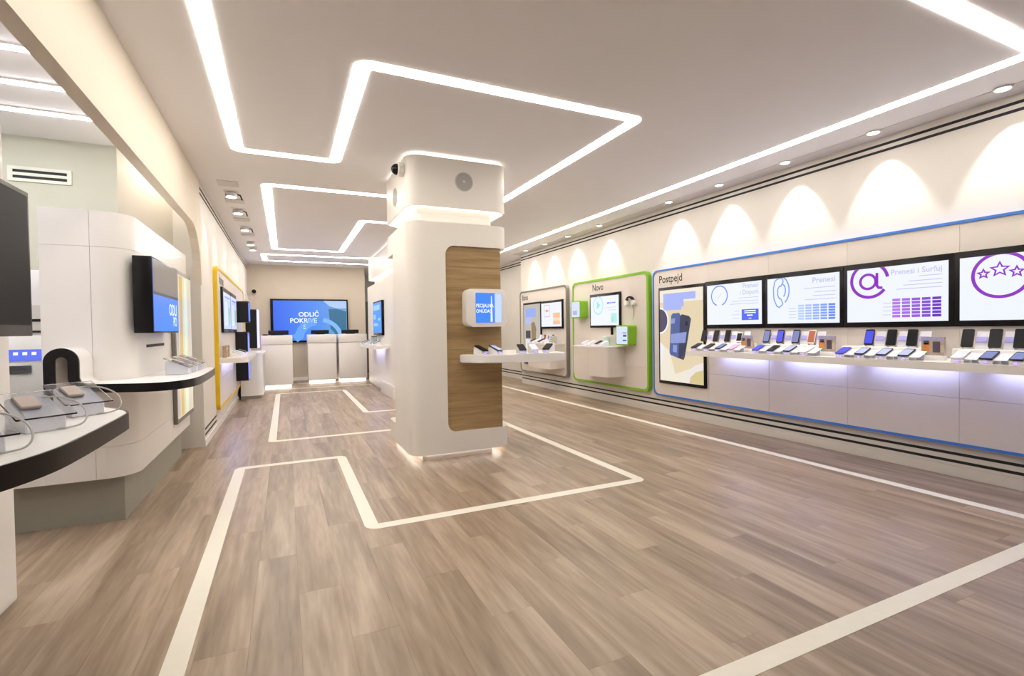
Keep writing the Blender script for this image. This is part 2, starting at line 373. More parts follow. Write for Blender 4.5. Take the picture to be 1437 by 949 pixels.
# ================================================================ COLUMN
def column_top(t, x0, x1, y0, y1, rad=.13):
    rr = lambda d: rrect(x0+d, x1-d, y0+d, y1-d, max(rad-d*.6, .02))
    h = obj('head', prism(newbm(), rr(0), 2.34, 2.765), M_COLW, t)
    obj('head_rim', ring(newbm(), rr(0), rr(.015), 2.315, 2.34), M_COLW, h)
    obj('light_ring', ring(newbm(), rr(.02), rr(.115), 2.325, 2.338), E_COVE, h)
    obj('halo_light', ring(newbm(), rr(.035), rr(.06), 2.768, 2.785), E_HALO, h)
    obj('head_core', prism(newbm(), rr(.07), 2.765, CEIL), M_COLW, h)
    obj('neck', prism(newbm(), rr(.12), 2.18, 2.34), M_COLW, t)
X0, X1, Y0, Y1 = 1.0, 1.98, 4.35, 5.42
col = thing('column', 'white rounded column wrapped around an oak core in the middle of the shop', 'column', (1.49, 4.88, 0))
col.location = (0, 0, 0)
column_top(col, X0, X1, Y0, Y1)
r = .14; th = .06
def wrap(r, x0, y0, xe, ye):
    return [(xe, y0), (x0+r, y0)] + [(x0+r-r*sin(radians(a)), y0+r-r*cos(radians(a))) for a in range(9, 90, 9)] + [(x0, y0+r), (x0, ye)]
outer = wrap(r, X0, Y0, 1.34, 5.05); inner = wrap(r-th, X0+th, Y0+th, 1.34, 5.05)[::-1]
sh = prism(newbm(), outer+inner, .25, 1.97)
prism(sh, rrect(X0, X1, Y0, Y1, .14), 1.97, 2.18)
prism(sh, rrect(X0, X1, Y0, Y1+.03, .14), .06, .25)
for (zc, s) in ((1.97, -1), (.25, 1)):     # rounded corners of the opening
    rf = .085; c = (1.34+rf, zc+s*rf)
    fil = [(1.34, zc)] + [(c[0]-rf*sin(radians(a)), c[1]-s*rf*cos(radians(a))) for a in range(0, 91, 9)]
    prism(sh, fil, Y0, Y0+th, 'y')
obj('shell', sh, M_COLW, col)
core = obj('core', box(newbm(), 1.07, 1.885, 4.40, 5.36, .25, 1.97), M_OAK, col)
nb = 9
for i in range(nb):
    z0 = .25+i*1.72/nb; z1 = .25+(i+1)*1.72/nb-.0015
    obj('board', box(newbm(), 1.335, 1.895, 4.372, 4.40, z0, z1, .001, 1), M_OAK, core)
    obj('board', box(newbm(), 1.885, 1.905, 4.40, 5.36, z0, z1, .001, 1), M_OAK, core)
obj('kick', prism(newbm(), rrect(1.11, 1.80, 4.41, 5.36, .01, 2), 0, .06), M_WHITE, col)
obj('under_light', ring(newbm(), rrect(1.05, 1.93, 4.40, 5.40, .1), rrect(1.085, 1.86, 4.435, 5.37, .08), .053, .0595), glow('under_lamp', (1, .88, .80), 5), col)

sp = thing('wall_speaker', 'round grey speaker grille on the front of the column head', 'speaker', (1.53, Y0, 2.565))
obj('rim', ring(newbm(), ellipse(0, 0, .088, .088), ellipse(0, 0, .078, .078), -.006, 0, 'y'), M_LGREY, sp)
obj('grille', lathe(newbm(), [(.078, -.001), (.075, -.005), (.001, -.007)], axis='y'), mat('speaker_mesh', (.42, .40, .38), .7, noise=.2, nscale=300), sp)
obj('dust_cap', lathe(newbm(), [(.014, -.006), (.012, -.010), (.001, -.011)], axis='y'), M_LGREY, sp)
sp2 = copy_tree(sp); sp2.location = (X0, 4.87, 2.5); sp2.rotation_euler = (0, 0, -pi/2); sp2['label'] = 'round speaker grille on the left side of the column head'
def dome(loc, rz, label):
    t = thing('dome_camera', label, 'camera', loc, rz, 'security dome cameras')
    obj('housing', lathe(newbm(), [(.06, 0), (.062, -.01), (.062, -.045), (.054, -.055)], axis='y'), M_WHITE, t)
    obj('dome', lathe(newbm(), [(.05, -.0555)] + [(.05*cos(radians(a)), -.0555-.052*sin(radians(a))) for a in range(15, 90, 15)] + [(.002, -.1075)], axis='y'), M_BLACK, t)
dome((X0, 4.50, 2.655), -pi/2, 'white security dome camera on the left side of the column head')
dome((X1, 4.72, 2.56), pi/2, 'white security dome camera on the right side of the column head')
dome((-.66, YB, 2.16), 0, 'security dome camera on the rear wall by the left corner')

# ---- boxed screen on the column
def rbox(bm, pts, y0, y1, bev=.012, seg=3):
    prism(bm, pts, y0, y1, 'y'); es = [e for e in bm.edges if abs(e.verts[0].co.y-y0) < 1e-6 and abs(e.verts[1].co.y-y0) < 1e-6]
    bmesh.ops.bevel(bm, geom=es, offset=bev, segments=seg, profile=.5, affect='EDGES'); return bm
t = thing('screen_box', 'white rounded box with a blue offer screen on the oak face of the column', 'screen', (1.705, 4.372, 1.395))
obj('case', rbox(newbm(), rrect(-.205, .195, -.175, .175, .055), -.12, 0), M_WHITE, t)
s = obj('screen', prism(newbm(), rrect(-.115, .145, -.138, .138, .006, 3), -.1215, -.119, 'y'), ink('sky_blue', (.06, .25, .95)), t)
obj('light_band', box(newbm(), .075, .143, -.1225, -.1212, -.136, .136), ink('pale_blue', (.55, .68, 1)), s)
obj('tower', prism(newbm(), [(.03, -.13), (.052, -.13), (.045, .11), (.038, .11)], -.1232, -.1216, 'y'), ink('ice', (.75, .84, 1)), s)
text('lettering', 'PECIJALNA', .045, ink('white', (.95, .97, 1)), s, (-.112, -.1226, .005), squeeze=.8)
text('lettering', 'ONUDA!', .045, ink('white', (.95, .97, 1)), s, (-.112, -.1226, -.045), squeeze=.8)

# ---- display shelf wrapped round the column corner
sf = thing('display_shelf', 'white wraparound display shelf on the oak side of the column', 'shelf')
pts = [(1.47, 4.37), (1.50, 4.26)] + [(1.60+.0, 4.14)] + [(1.66, 4.08), (1.74, 4.05), (2.34, 4.02), (2.40, 4.03), (2.44, 4.08), (2.46, 4.16), (2.46, 4.95), (1.91, 4.95), (1.91, 4.37)]
bm = prism(newbm(), soften(pts[:10], 1)+pts[10:], .89, .965)
bmesh.ops.bevel(bm, geom=[e for e in bm.edges if abs(e.verts[0].co.z-e.verts[1].co.z) < 1e-5], offset=.008, segments=2, affect='EDGES')
obj('shelf_board', bm, M_TOP, sf)

# ================================================================ SMALL GOODS
PHONE_ME = {}
def phone(name_col, L, W=.069, scr=None):
    """returns body and screen meshes, lying flat, long side along local y"""
    k = (name_col, L, scr)
    if k not in PHONE_ME:
        b = newbm(); prism(b, rrect(-W/2, W/2, -L/2, L/2, .009, 4), 0, .008); bmesh.ops.recalc_face_normals(b, faces=b.faces[:])
        a = bpy.data.meshes.new('phone_body'); b.to_mesh(a); b.free(); a.materials.append(MATS[name_col])
        b = newbm(); prism(b, rrect(-W/2+.004, W/2-.004, -L/2+.012, L/2-.012, .003, 2), .0078, .0086); bmesh.ops.recalc_face_normals(b, faces=b.faces[:])
        c = bpy.data.meshes.new('phone_screen'); b.to_mesh(c); b.free(); c.materials.append(scr)
        PHONE_ME[k] = (a, c)
    return PHONE_ME[k]
def put_phone(label, group, loc, rotz, tilt, body='phone_glass', L=.14, scr=None, W=.069):
    a, c = phone(body, L, W, scr or M_GLASSB)
    o = tag(link('smartphone', a, None), label, 'phone', group); link('screen', c, None, o)
    o.location = loc; o.rotation_euler = (tilt, 0, rotz); return o
mat('phone_white', (.85, .85, .86), .3, noise=.01); mat('phone_pink', (.75, .45, .58), .35, noise=.01); mat('phone_blue', (.08, .07, .5), .3, noise=.02)
S_OFF = M_GLASSB; S_BLUE = ink('deep_blue', (.05, .06, .75)); S_LILAC = ink('lilac', (.50, .55, .85)); S_SLATE = ink('slate', (.16, .2, .45)); S_RED = ink('ember', (.5, .12, .05)); S_PALE = ink('paper', (.8, .82, .95))

TILT = radians(22)
def front_stand_meshes():
    prof = [(-.055, 0), (-.055, .022), (-.05, .030), (.045, .0684), (.055, .0684), (.06, 0)]     # y, z
    b = newbm(); prism(b, prof, -.036, .036, 'x')
    bmesh.ops.bevel(b, geom=[e for e in b.edges if abs(e.verts[0].co.x-e.verts[1].co.x) > .01], offset=.006, segments=2, affect='EDGES')
    return b
def front_stand(label, group, loc, rotz, card=True):
    t = thing('phone_stand', label, 'phone stand', loc, rotz, group)
    global FS
    try: base, crd, led = FS
    except NameError:
        o1 = obj('base', front_stand_meshes(), M_TOP, t)
        b = newbm(); box(b, -.034, .034, -.055, .055, 0, .003); bmesh.ops.rotate(b, verts=b.verts[:], matrix=Matrix.Rotation(TILT, 3, 'X')); bmesh.ops.translate(b, verts=b.verts[:], vec=(.072, -.004, .044))
        box(b, .046, .098, .03, .034, 0, .056)
        o2 = obj('spec_card', b, M_CARD, t)
        b = newbm(); lathe(b, [(.008, 0), (.007, -.005), (.001, -.007)], (0, -.0545, .012), 'y', 10); o3 = obj('alarm_light', b, E_LED, t)
        FS = (o1.data, o2.data, o3.data); return t
    link('base', base, None, t)
    if card: link('spec_card', crd, None, t)
    link('alarm_light', led, None, t); return t
def phone_on_front(label, group, loc, rotz, **k):
    # centre of the sloping face
    c = Vector((0, -.004, .0486)); up = Vector((0, -sin(TILT), cos(TILT)))*.004
    q = Matrix.Rotation(rotz, 3, 'Z') @ (c+up)
    return put_phone(label, group, Vector(loc)+q, rotz, TILT, **k)
def easel(label, group, loc, rotz, cardcol=None):
    """upright stand: leaning back plate, lip, and a spec card to the right"""
    t = thing('phone_easel', label, 'phone stand', loc, rotz, group)
    global EZ
    try: a, b_, c_ = EZ
    except NameError:
        b = newbm(); prism(b, [(.0, 0), (.05, 0), (.05, .006), (.012, .006), (.042, .11), (.036, .11), (.004, .008), (0, .008)], -.03, .03, 'x'); o1 = obj('back_plate', b, M_ACRYL, t)
        b = newbm(); prism(b, [(.006, 0), (.010, 0), (.045, .125), (.041, .125)], .042, .116, 'x'); o2 = obj('spec_card', b, M_CARD, t)
        b = newbm(); prism(b, [(.006, .055), (.0083, .0485), (.0185, .0855), (.0165, .087)], .048, .110, 'x'); o3 = obj('print_band', b, mat('print_lilac', (.45, .42, .85), .5, noise=.02), o2)
        EZ = (o1.data, o2.data, o3.data); return t
    link('back_plate', a, None, t); q = link('spec_card', b_, None, t); link('print_band', c_, None, q); return t
ET = radians(90-16.1)
def phone_on_easel(label, group, loc, rotz, **k):
    L = k.get('L', .13)
    c = Vector((0, -.001, .010)) + Vector((0, sin(radians(16.1)), cos(radians(16.1))))*(L/2) + Vector((0, -cos(radians(16.1)), sin(radians(16.1))))*.003
    return put_phone(label, group, Vector(loc)+Matrix.Rotation(rotz, 3, 'Z') @ c, rotz, ET, **k)

# ================================================================ WALL PANELS AND SCREENS
def wall_panel(name, label, loc, rotz, wd, z0, z1, mframe, joints=(), hj=None, rad=.09, fw=.026, depth=.075):
    """board with a coloured rim; local x 0..wd, y=0 at the wall, negative towards the viewer"""
    t = thing(name, label, 'display panel', loc, rotz)
    obj('rim', ring(newbm(), rrect(0, wd, z0, z1, rad), rrect(fw, wd-fw, z0+fw, z1-fw, rad-fw*.5), -depth-.008, 0, 'y'), mframe, t)
    xs = [fw]+list(joints)+[wd-fw]; zs = [z0+fw]+([hj] if hj else [])+[z1-fw]
    for i in range(len(xs)-1):
        for j in range(len(zs)-1):
            rs = [.001]*4
            if i == 0 and j == 0: rs[0] = rad-fw*.5
            if i == len(xs)-2 and j == 0: rs[1] = rad-fw*.5
            if i == len(xs)-2 and j == len(zs)-2: rs[2] = rad-fw*.5
            if i == 0 and j == len(zs)-2: rs[3] = rad-fw*.5
            e = .0012
            obj('board', prism(newbm(), rrect(xs[i]+(e if i else 0), xs[i+1]-e, zs[j]+(e if j else 0), zs[j+1]-e, rs, 6), -depth, -.005, 'y'), M_PANEL, t)
    return t
def tv(name, label, loc, rotz, wd, ht, screen_mat, bez=(.03, .03, .03, .03), dep=.05, cat='screen', group=None, frame=M_BLACK):
    """bez: left, right, bottom, top; origin at the centre of the back"""
    t = thing(name, label, cat, loc, rotz, group)
    obj('case', box(newbm(), -wd/2, wd/2, -dep, 0, -ht/2, ht/2, .004), frame, t)
    s = obj('screen', box(newbm(), -wd/2+bez[0], wd/2-bez[1], -dep-.002, -dep+.001, -ht/2+bez[2], ht/2-bez[3]), screen_mat, t)
    return t, s, -dep-.0025
W_WHITE = ink('screen_white', (.80, .84, 1.0))
XP = 4.64
DEP = WR-XP
# grey panel
yA, yB = 9.66, 7.70
pg = wall_panel('wall_panel', 'grey rimmed white display panel, farthest of the three on the right wall', (WR, yA, 0), R_WALL, yA-yB, .28, 1.985, M_GREY, (), .62, fw=.03, depth=DEP)
text('lettering', 'Biznis', .15, M_TEXT, pg, (.10, -DEP-.001, 1.80), squeeze=.85)
# green panel
yA2, yB2 = 7.50, 5.49
pn = wall_panel('wall_panel', 'green rimmed white display panel between the grey and the blue one', (WR, yA2, 0), R_WALL, yA2-yB2, .27, 1.985, M_GREEN, (), .62, fw=.035, depth=DEP)
text('lettering', 'Novo', .15, M_TEXT, pn, (.62, -DEP-.001, 1.80), squeeze=.9)
# blue panel
yA3, yB3 = 5.395, .35
pb = wall_panel('wall_panel', 'long blue rimmed white display panel nearest on the right wall', (WR, yA3, 0), R_WALL, yA3-yB3, .255, 1.965, M_BLUE, (.98, 1.80, 2.60, 3.42, 4.24), .62, fw=.022, depth=DEP)
text('lettering', 'Postpejd', .14, M_TEXT, pb, (.12, -DEP-.001, 1.785), squeeze=.9)

def lines(s, y, specs, m):
    for (xa, xb, z, h) in specs: obj('text_line', box(newbm(), xa, xb, y, y+.0008, z, z+h), m, s, False)
I_GREYT = ink('faint_text', (.50, .52, .72)); I_BLUEI = ink('icon_blue', (.12, .25, .85)); I_PURP = ink('icon_purple', (.25, .02, .50)); I_BLK = ink('ink_black', (.03, .03, .06))
def table(s, y, x0, z0, cols, rows, cw, rh, gap, shades):
    for i in range(cols):
        m = ink(*shades[i])
        for j in range(rows): 
            o = obj('price_cell', box(newbm(), x0+i*(cw+gap), x0+i*(cw+gap)+cw, y, y+.0008, z0+j*(rh+gap*.5), z0+j*(rh+gap*.5)+rh), m, s, False)
def place_tv_row(k, ya, yb, label):
    wd = ya-yb; return tv('wall_screen', label, (XP, (ya+yb)/2, 1.445), R_WALL, wd, .56, W_WHITE, (.035, .035, .045, .05), .03, 'screen', 'screens in the row on the blue panel')
EDG = [4.435, 3.62, 2.81, 1.995, 1.18, .40]
# screen 1: gauge
t, s, y = place_tv_row(0, EDG[0], EDG[1], 'wall screen with a thin blue gauge icon and a blue price box')
obj('icon', stroke(newbm(), arc(-.19, .10, .115, -70, 250, 30), .014, y, y+.0008), I_BLUEI, s, False)
obj('icon', stroke(newbm(), [(-.215, .07), (-.165, .125)], .006, y, y+.0008), I_GREYT, s, False)
text('lettering', 'Prenesi', .072, I_GREYT, s, (.335, y, .165), 'RIGHT', .95); text('lettering', 'i Dopuni', .072, I_GREYT, s, (.335, y, .095), 'RIGHT', .95)
lines(s, y, [(.08, .335, .055, .006), (-.0, .335, .02, .006), (-.04, .335, -.01, .006), (.02, .09, -.09, .005), (-.02, .09, -.13, .005), (0, .09, -.17, .005)], I_GREYT)
obj('price_box', box(newbm(), .12, .335, y, y+.0008, -.19, -.07), ink('box_blue', (.07, .13, .85)), s, False)
lines(s, y-.0005, [(.155, .30, -.095, .012), (.155, .30, -.115, .010), (.19, .26, -.145, .014), (.21, .245, -.175, .008)], ink('white', (.95, .97, 1)))
# screen 2: handset
t, s, y = place_tv_row(1, EDG[1], EDG[2], 'wall screen with a blue telephone handset icon and pale blue price table')
I_HB = ink('handset_blue', (.18, .32, .85))
hs = [(-.26, .22), (-.285, .20), (-.30, .12), (-.295, .02), (-.262, -.055), (-.235, -.07), (-.20, -.045), (-.195, -.03), (-.215, .015), (-.235, .022), (-.252, .06), (-.25, .12), (-.23, .15), (-.215, .145), (-.19, .19), (-.195, .215), (-.215, .23)]
obj('icon', cut(stroke(newbm(), hs+[hs[0]], .012, y, y+.0008), .2295), I_HB, s, False)
obj('icon', stroke(newbm(), arc(-.21, .10, .045, -60, 70, 12, .07), .013, y, y+.0008), I_HB, s, False)
obj('icon', cut(stroke(newbm(), arc(-.22, .10, .095, -60, 70, 14, .14), .013, y, y+.0008), .2295), I_HB, s, False)
text('lettering', 'Prenesi', .075, I_GREYT, s, (.335, y, .15), 'RIGHT', 1.0)
lines(s, y, [(.03, .335, .10, .006), (.14, .335, .06, .006), (.12, .335, .025, .006), (.04, .335, -.01, .006)]+[(-.13, -.05, -.09-.03*i, .005) for i in range(4)], I_GREYT)
table(s, y, -.03, -.20, 5, 6, .062, .019, .013, [('tb%d' % i, (.45-.08*i, .60-.09*i, 1-.04*i)) for i in range(5)])
# screen 3: at sign
t, s, y = place_tv_row(2, EDG[2], EDG[3], 'wall screen with a large purple at-sign icon and purple price table')
obj('icon', cut(stroke(newbm(), arc(-.19, .125, .145, 8, 325, 40), .026, y, y+.0008), .2295), I_PURP, s, False)
obj('icon', stroke(newbm(), arc(-.20, .115, .062, 0, 360, 28), .022, y, y+.0008), I_PURP, s, False)
obj('icon', stroke(newbm(), [(-.128, .185), (-.128, .075), (-.115, .058), (-.085, .055)], .022, y, y+.0008), I_PURP, s, False)
text('lettering', 'Prenesi i Surfuj', .062, I_GREYT, s, (.335, y, .155), 'RIGHT', .95)
lines(s, y, [(.18, .335, .125, .006), (.11, .335, .09, .006), (.07, .335, .06, .006), (.02, .335, .03, .006)]+[(-.08, -.02, -.08-.033*i, .005) for i in range(4)], I_GREYT)
table(s, y, -.01, -.20, 5, 6, .058, .021, .012, [('tp%d' % i, (.42-.07*i, .16-.035*i, .78-.07*i)) for i in range(5)])
# screen 4: stars
t, s, y = place_tv_row(3, EDG[3], EDG[4], 'wall screen with three purple stars inside a purple ring')
obj('icon', cut(stroke(newbm(), arc(-.14, .085, .155, 0, 360, 44), .022, y, y+.0008), .2295), I_PURP, s, False)
def star(cx, cy, r): 
    p = [(cx+(r if i % 2 == 0 else r*.45)*sin(pi*i/5), cy+(r if i % 2 == 0 else r*.45)*cos(pi*i/5)) for i in range(10)]; return p+[p[0]]
for cx, cy, rr_ in ((-.235, .10, .032), (-.145, .125, .05), (-.055, .10, .036)): obj('star', stroke(newbm(), star(cx, cy, rr_), .010, y, y+.0008), I_PURP, s, False)
text('lettering', 'Prenesi', .062, I_GREYT, s, (.335, y, .155), 'RIGHT', .95)
table(s, y, .08, -.20, 4, 6, .052, .021, .012, [('tp%d' % i, (.42-.07*i, .16-.035*i, .78-.07*i)) for i in range(4)])
t, s, y = place_tv_row(4, EDG[4], EDG[5], 'plain lit wall screen at the near end of the row')

# tall poster display
def poster(label, loc, rotz, wd, ht, m):
    return tv('poster_display', label, loc, rotz, wd, ht, m, (.028, .028, .04, .04), .03, 'poster display', 'upright poster displays')
P_CREAM = ink('poster_cream', (.72, .60, .40)); 
t, s, y = poster('tall poster display showing a phone lying beside a coffee cup', (XP, 4.845, 1.075), R_WALL, .815, 1.285, P_CREAM)
hw = .378
obj('paper', prism(newbm(), [(-hw, -.60), (hw, -.60), (hw, -.35), (-.1, -.5), (-.2, -.2), (-hw, -.1)], y, y+.0008, 'y'), ink('poster_pale', (.80, .74, .62)), s, False)
obj('picture_top', box(newbm(), -hw, hw, y, y+.0006, .44, .60), ink('poster_pale_top', (.80, .75, .63)), s, False)  # paler printed band across the top of the poster picture
TB = ink('caption_blue', (.35, .42, .85))
for (xa, xb, za, zb) in ((-.31, .26, .465, .555), (-.31, .06, .375, .465), (-.31, .02, .335, .375)): obj('caption_box', box(newbm(), xa, xb, y-.0004, y+.0004, za, zb), TB, s, False)
cup = arc(-hw, .20, .165, -90, 90, 24, .18)
obj('cup_rim', prism(newbm(), cup, y-.0004, y+.0004, 'y'), ink('cup_white', (.85, .83, .80)), s, False)
obj('coffee', prism(newbm(), arc(-hw, .20, .142, -90, 90, 24, .155), y-.0010, y-.0002, 'y'), ink('coffee', (.07, .06, .12)), s, False)
I_PD = ink('phone_dark', (.035, .04, .08)); I_PB = ink('phone_blue_pic', (.07, .11, .30)); I_PL = ink('phone_light_pic', (.24, .30, .60))
obj('pictured_phone', prism(newbm(), [(-.01, .25), (.03, .275), (.15, .25), (.185, .215), (.075, -.27), (.05, -.31), (-.06, -.285), (-.08, -.24)], y-.0010, y-.0002, 'y'), I_PD, s, False)
obj('pictured_phone', prism(newbm(), [(-.165, .26), (-.14, .29), (-.02, .295), (.0, .27), (-.035, -.25), (-.06, -.285), (-.18, -.255), (-.20, -.22)], y-.0014, y-.0006, 'y'), I_PB, s, False)
for q_ in ([(-.17, .02), (.11, .05), (.085, -.09), (-.18, -.10)], [(-.16, .22), (-.09, .225), (-.10, .16), (-.165, .155)], [(-.13, -.12), (-.06, -.12), (-.065, -.22), (-.14, -.21)]): obj('pictured_lights', prism(newbm(), q_, y-.0020, y-.0015, 'y'), I_PL, s, False)
obj('pictured_lens', prism(newbm(), rrect(.09, .125, .13, .185, .012, 4), y-.0016, y-.0009, 'y'), ink('lens_pic', (.005, .005, .01)), s, False)
obj('plate', prism(newbm(), [(hw, -.598), (hw, -.33), (.24, -.37), (.12, -.46), (.06, -.598)], y-.0010, y-.0002, 'y'), ink('plate_white', (.78, .72, .70)), s, False)
obj('food', prism(newbm(), [(hw, -.598), (hw, -.42), (.26, -.45), (.17, -.52), (.15, -.598)], y-.0016, y-.0009, 'y'), ink('food', (.62, .52, .25)), s, False)
obj('napkin', prism(newbm(), [(-hw, -.5), (-.30, -.15), (-.35, -.1), (-hw, -.1)], y-.0010, y-.0002, 'y'), ink('napkin', (.78, .78, .86)), s, False)

# grey panel: poster + screen
t, s, y = poster('tall poster display with a blue caption on the grey rimmed panel', (XP, 9.05, 1.09), R_WALL, .79, 1.28, ink('poster_stone', (.50, .46, .40)))
obj('caption_box', box(newbm(), -.28, .18, y, y+.0006, .34, .52), ink('caption_blue2', (.30, .40, .85)), s, False)
obj('caption_box', box(newbm(), -.28, -.05, y, y+.0006, .20, .34), ink('caption_blue3', (.42, .48, .85)), s, False)
obj('pictured_table', prism(newbm(), [(-.02, .22), (.12, .24), (.2, .1), (.14, -.35), (.02, -.4), (-.02, -.1)], y, y+.0006, 'y'), ink('brown_pic', (.28, .20, .12)), s, False)
obj('pictured_card', box(newbm(), -.28, -.06, y, y+.0006, -.10, .06), ink('dark_pic', (.07, .06, .06)), s, False)
obj('pictured_card', box(newbm(), -.28, -.06, y, y+.0006, -.35, -.12), ink('pale_pic', (.72, .72, .75)), s, False)
obj('pictured_card', box(newbm(), -.20, -.04, y-.0005, y+.0004, -.5, -.22), ink('orange_pic', (.72, .20, .07)), s, False)
obj('pictured_lemon', prism(newbm(), ellipse(.2, -.2, .06, .12, 16), y-.0005, y+.0004, 'y'), ink('yellow_pic', (.85, .62, .05)), s, False)
t, s, y = tv('wall_screen', 'wall screen with a thin red square icon and orange block', (XP, 8.235, 1.455), R_WALL, .84, .54, W_WHITE, (.03, .03, .04, .045), .03)
obj('icon', stroke(newbm(), [(-.27, -.04), (-.05, -.04), (-.05, .18), (-.27, .18), (-.27, -.04)], .010, y, y+.0008), ink('icon_red', (.75, .28, .25)), s, False)
obj('icon', stroke(newbm(), [(-.27, .075), (-.05, .075)], .010, y, y+.0008), ink('icon_red', (.75, .28, .25)), s, False)
obj('icon', prism(newbm(), ellipse(-.16, .075, .03, .03, 16), y-.0004, y+.0004, 'y'), ink('icon_red2', (.80, .18, .08)), s, False)
obj('price_box', box(newbm(), .08, .34, y, y+.0008, -.19, .03), ink('peach', (.85, .50, .28)), s, False)
obj('price_box', box(newbm(), .08, .34, y-.0004, y+.0004, -.12, -.06), ink('peach_light', (.90, .66, .48)), s, False)
# green panel screen
t, s, y = tv('wall_screen', 'wall screen with a turquoise play icon on the green rimmed panel', (XP, 6.51, 1.465), R_WALL, .81, .545, W_WHITE, (.028, .028, .035, .045), .03)
I_TQ = ink('turquoise', (.30, .72, .78))
obj('icon', stroke(newbm(), arc(-.16, .085, .13, 0, 360, 36, .14), .018, y, y+.0008), I_TQ, s, False)
obj('icon', prism(newbm(), [(-.20, .02), (-.20, .16), (-.10, .09)], y, y+.0008, 'y'), I_TQ, s, False)
lines(s, y, [(.08, .15, .10, .025), (.165, .20, .10, .025), (.215, .30, .105, .018)], I_BLUEI); lines(s, y, [(.06, .32, .04, .006), (.10, .32, .0, .006)], I_GREYT)
obj('price_box', box(newbm(), .18, .33, y, y+.0008, -.20, -.05), ink('aqua_box', (.42, .78, .82)), s, False); obj('price_box', box(newbm(), .20, .25, y-.0004, y+.0004, -.18, -.10), ink('green_box', (.40, .75, .40)), s, False)
tb = tv('stand_post', 'short dark bracket under the play icon screen', (XP, 6.33, 1.14), R_WALL, .03, .12, M_BLACK, (.005,)*4, .03, 'bracket')

# green cube screens
def cube_screen(name, label, yc, zc, rot, X, mcase, mscreen, sz=.30, dep=.15, ht=None, ):
    ht = ht or sz
    t = thing(name, label, 'cube screen', (X, yc, zc), rot)
    obj('case', rbox(newbm(), rrect(-sz/2, sz/2, -ht/2, ht/2, .035), -dep, 0, .006), mcase, t)
    s = obj('screen', prism(newbm(), rrect(-sz/2+.022, sz/2-.022, -ht/2+.022, ht/2-.022, .02), -dep-.002, -dep+.001, 'y'), mscreen, t)
    return t, s, -dep-.0025
t, s, y = cube_screen('cube_screen', 'small bright green cube screen at the upper left of the green rimmed panel', 7.17, 1.505, R_WALL, XP, M_GREEN, ink('cube_pale', (.62, .70, .95)))
obj('picture', box(newbm(), -.08, .05, y, y+.0006, -.09, -.02), ink('cube_grey', (.42, .42, .55)), s, False)
t, s, y = cube_screen('cube_screen', 'small bright green cube screen at the lower right of the green rimmed panel', 5.905, 1.075, R_WALL, XP, M_GREEN, ink('cube_pale', (.62, .70, .95)))
lines(s, y, [(.02, .11, .03, .012), (.03, .11, -.02, .03), (.02, .11, -.085, .02)], ink('cube_navy', (.05, .06, .22)))
# headphones on the wall
hp = thing('headphones', 'white headphones with a black band hung beside the play icon screen', 'headphones', (XP, 5.86, 1.55), R_WALL)
obj('band', stroke(newbm(), arc(0, 0, .085, 25, 155, 20), .03, -.05, -.02), M_BLACKM, hp)
for sx in (-1, 1): obj('ear_cup', lathe(newbm(), [(.035, -.06), (.042, -.05), (.042, -.02), (.03, -.01)], (sx*.08, 0, .0), 'y', 16), M_WHITE, hp)
obj('hook', box(newbm(), -.015, .015, -.05, 0, .06, .075), M_WHITE, hp)
obj('cord', tube(newbm(), [(.06, -.03, -.04), (.07, -.02, -.12), (.06, -.015, -.2), (.03, -.01, -.24)], .003), M_DARK, hp)

# ---- cabinets under green and grey panels
def cabinet(name, label, y0, y1, x0, z0, z1, joint):
    t = thing(name, label, 'cabinet', (XP, y1, 0), R_WALL)
    wd = y1-y0; d = XP-x0
    for (a, b) in ((0, joint), (joint, wd)):
        rs = [.003]*4
        if a == 0: rs[0] = .05
        else: rs[1] = .05
        obj('body', prism(newbm(), rrect(a+(.001 if a else 0), b-.001, -d, 0, rs, 6), z0, z1-.022), M_PANEL, t)
    obj('top', prism(newbm(), rrect(-.004, wd+.004, -d-.005, 0, (.05, .05, .003, .003), 6), z1-.02, z1), M_TOP, t)
cabinet('wall_cabinet', 'white wall-hung cabinet with rounded ends on the green rimmed panel', 6.02, 6.98, 4.30, .45, .908, .48)
cabinet('wall_cabinet', 'white wall-hung cabinet on the grey rimmed panel behind the column shelf', 7.80, 8.66, 4.30, .45, .915, .43)

# ---- the long shelf with its goods
shl = thing('display_shelf', 'long white display shelf full of phones on the blue rimmed panel', 'shelf', (XP, 4.29, 0), R_WALL)
LSH = 4.29-.42
b = newbm(); prism(b, rrect(0, LSH, -.50, 0, (.04, .04, .002, .002), 5), .863, .92)
bmesh.ops.bevel(b, geom=[e for e in b.edges if abs(e.verts[0].co.z-e.verts[1].co.z) < 1e-5], offset=.006, segments=2, affect='EDGES')
obj('shelf_board', b, M_TOP, shl)
for a in (.09, .90, 1.71, 2.52, 3.30):
    obj('under_light', box(newbm(), a, a+.62, -.10, -.06, .856, .8629), E_SHELF, shl)
SH_Z = .92
RISE = [(4.25, 3.70), (3.50, 2.86), (2.72, 2.05), (1.93, 1.10)]
for k, (ya, yb) in enumerate(RISE):
    t = thing('riser', '%s white riser from the far end carrying upright phones on the long shelf' % ORD[k], 'riser', (4.595, ya, SH_Z), R_WALL, 'risers on the long shelf')
    obj('block', box(newbm(), 0, ya-yb, -.17, 0, 0, .085, .008), M_TOP, t)
back = [(987, 'off'), (1004, 'off'), (1020, 'off'), (1037, 'white'), (1075, 'slate'), (1094, 'blue'), (1116, 'slate'), (1138, 'red'), (1219, 'lit'), (1250, 'off'), (1279, 'off'), (1357, 'off'), (1396, 'off'), (1432, 'off')]
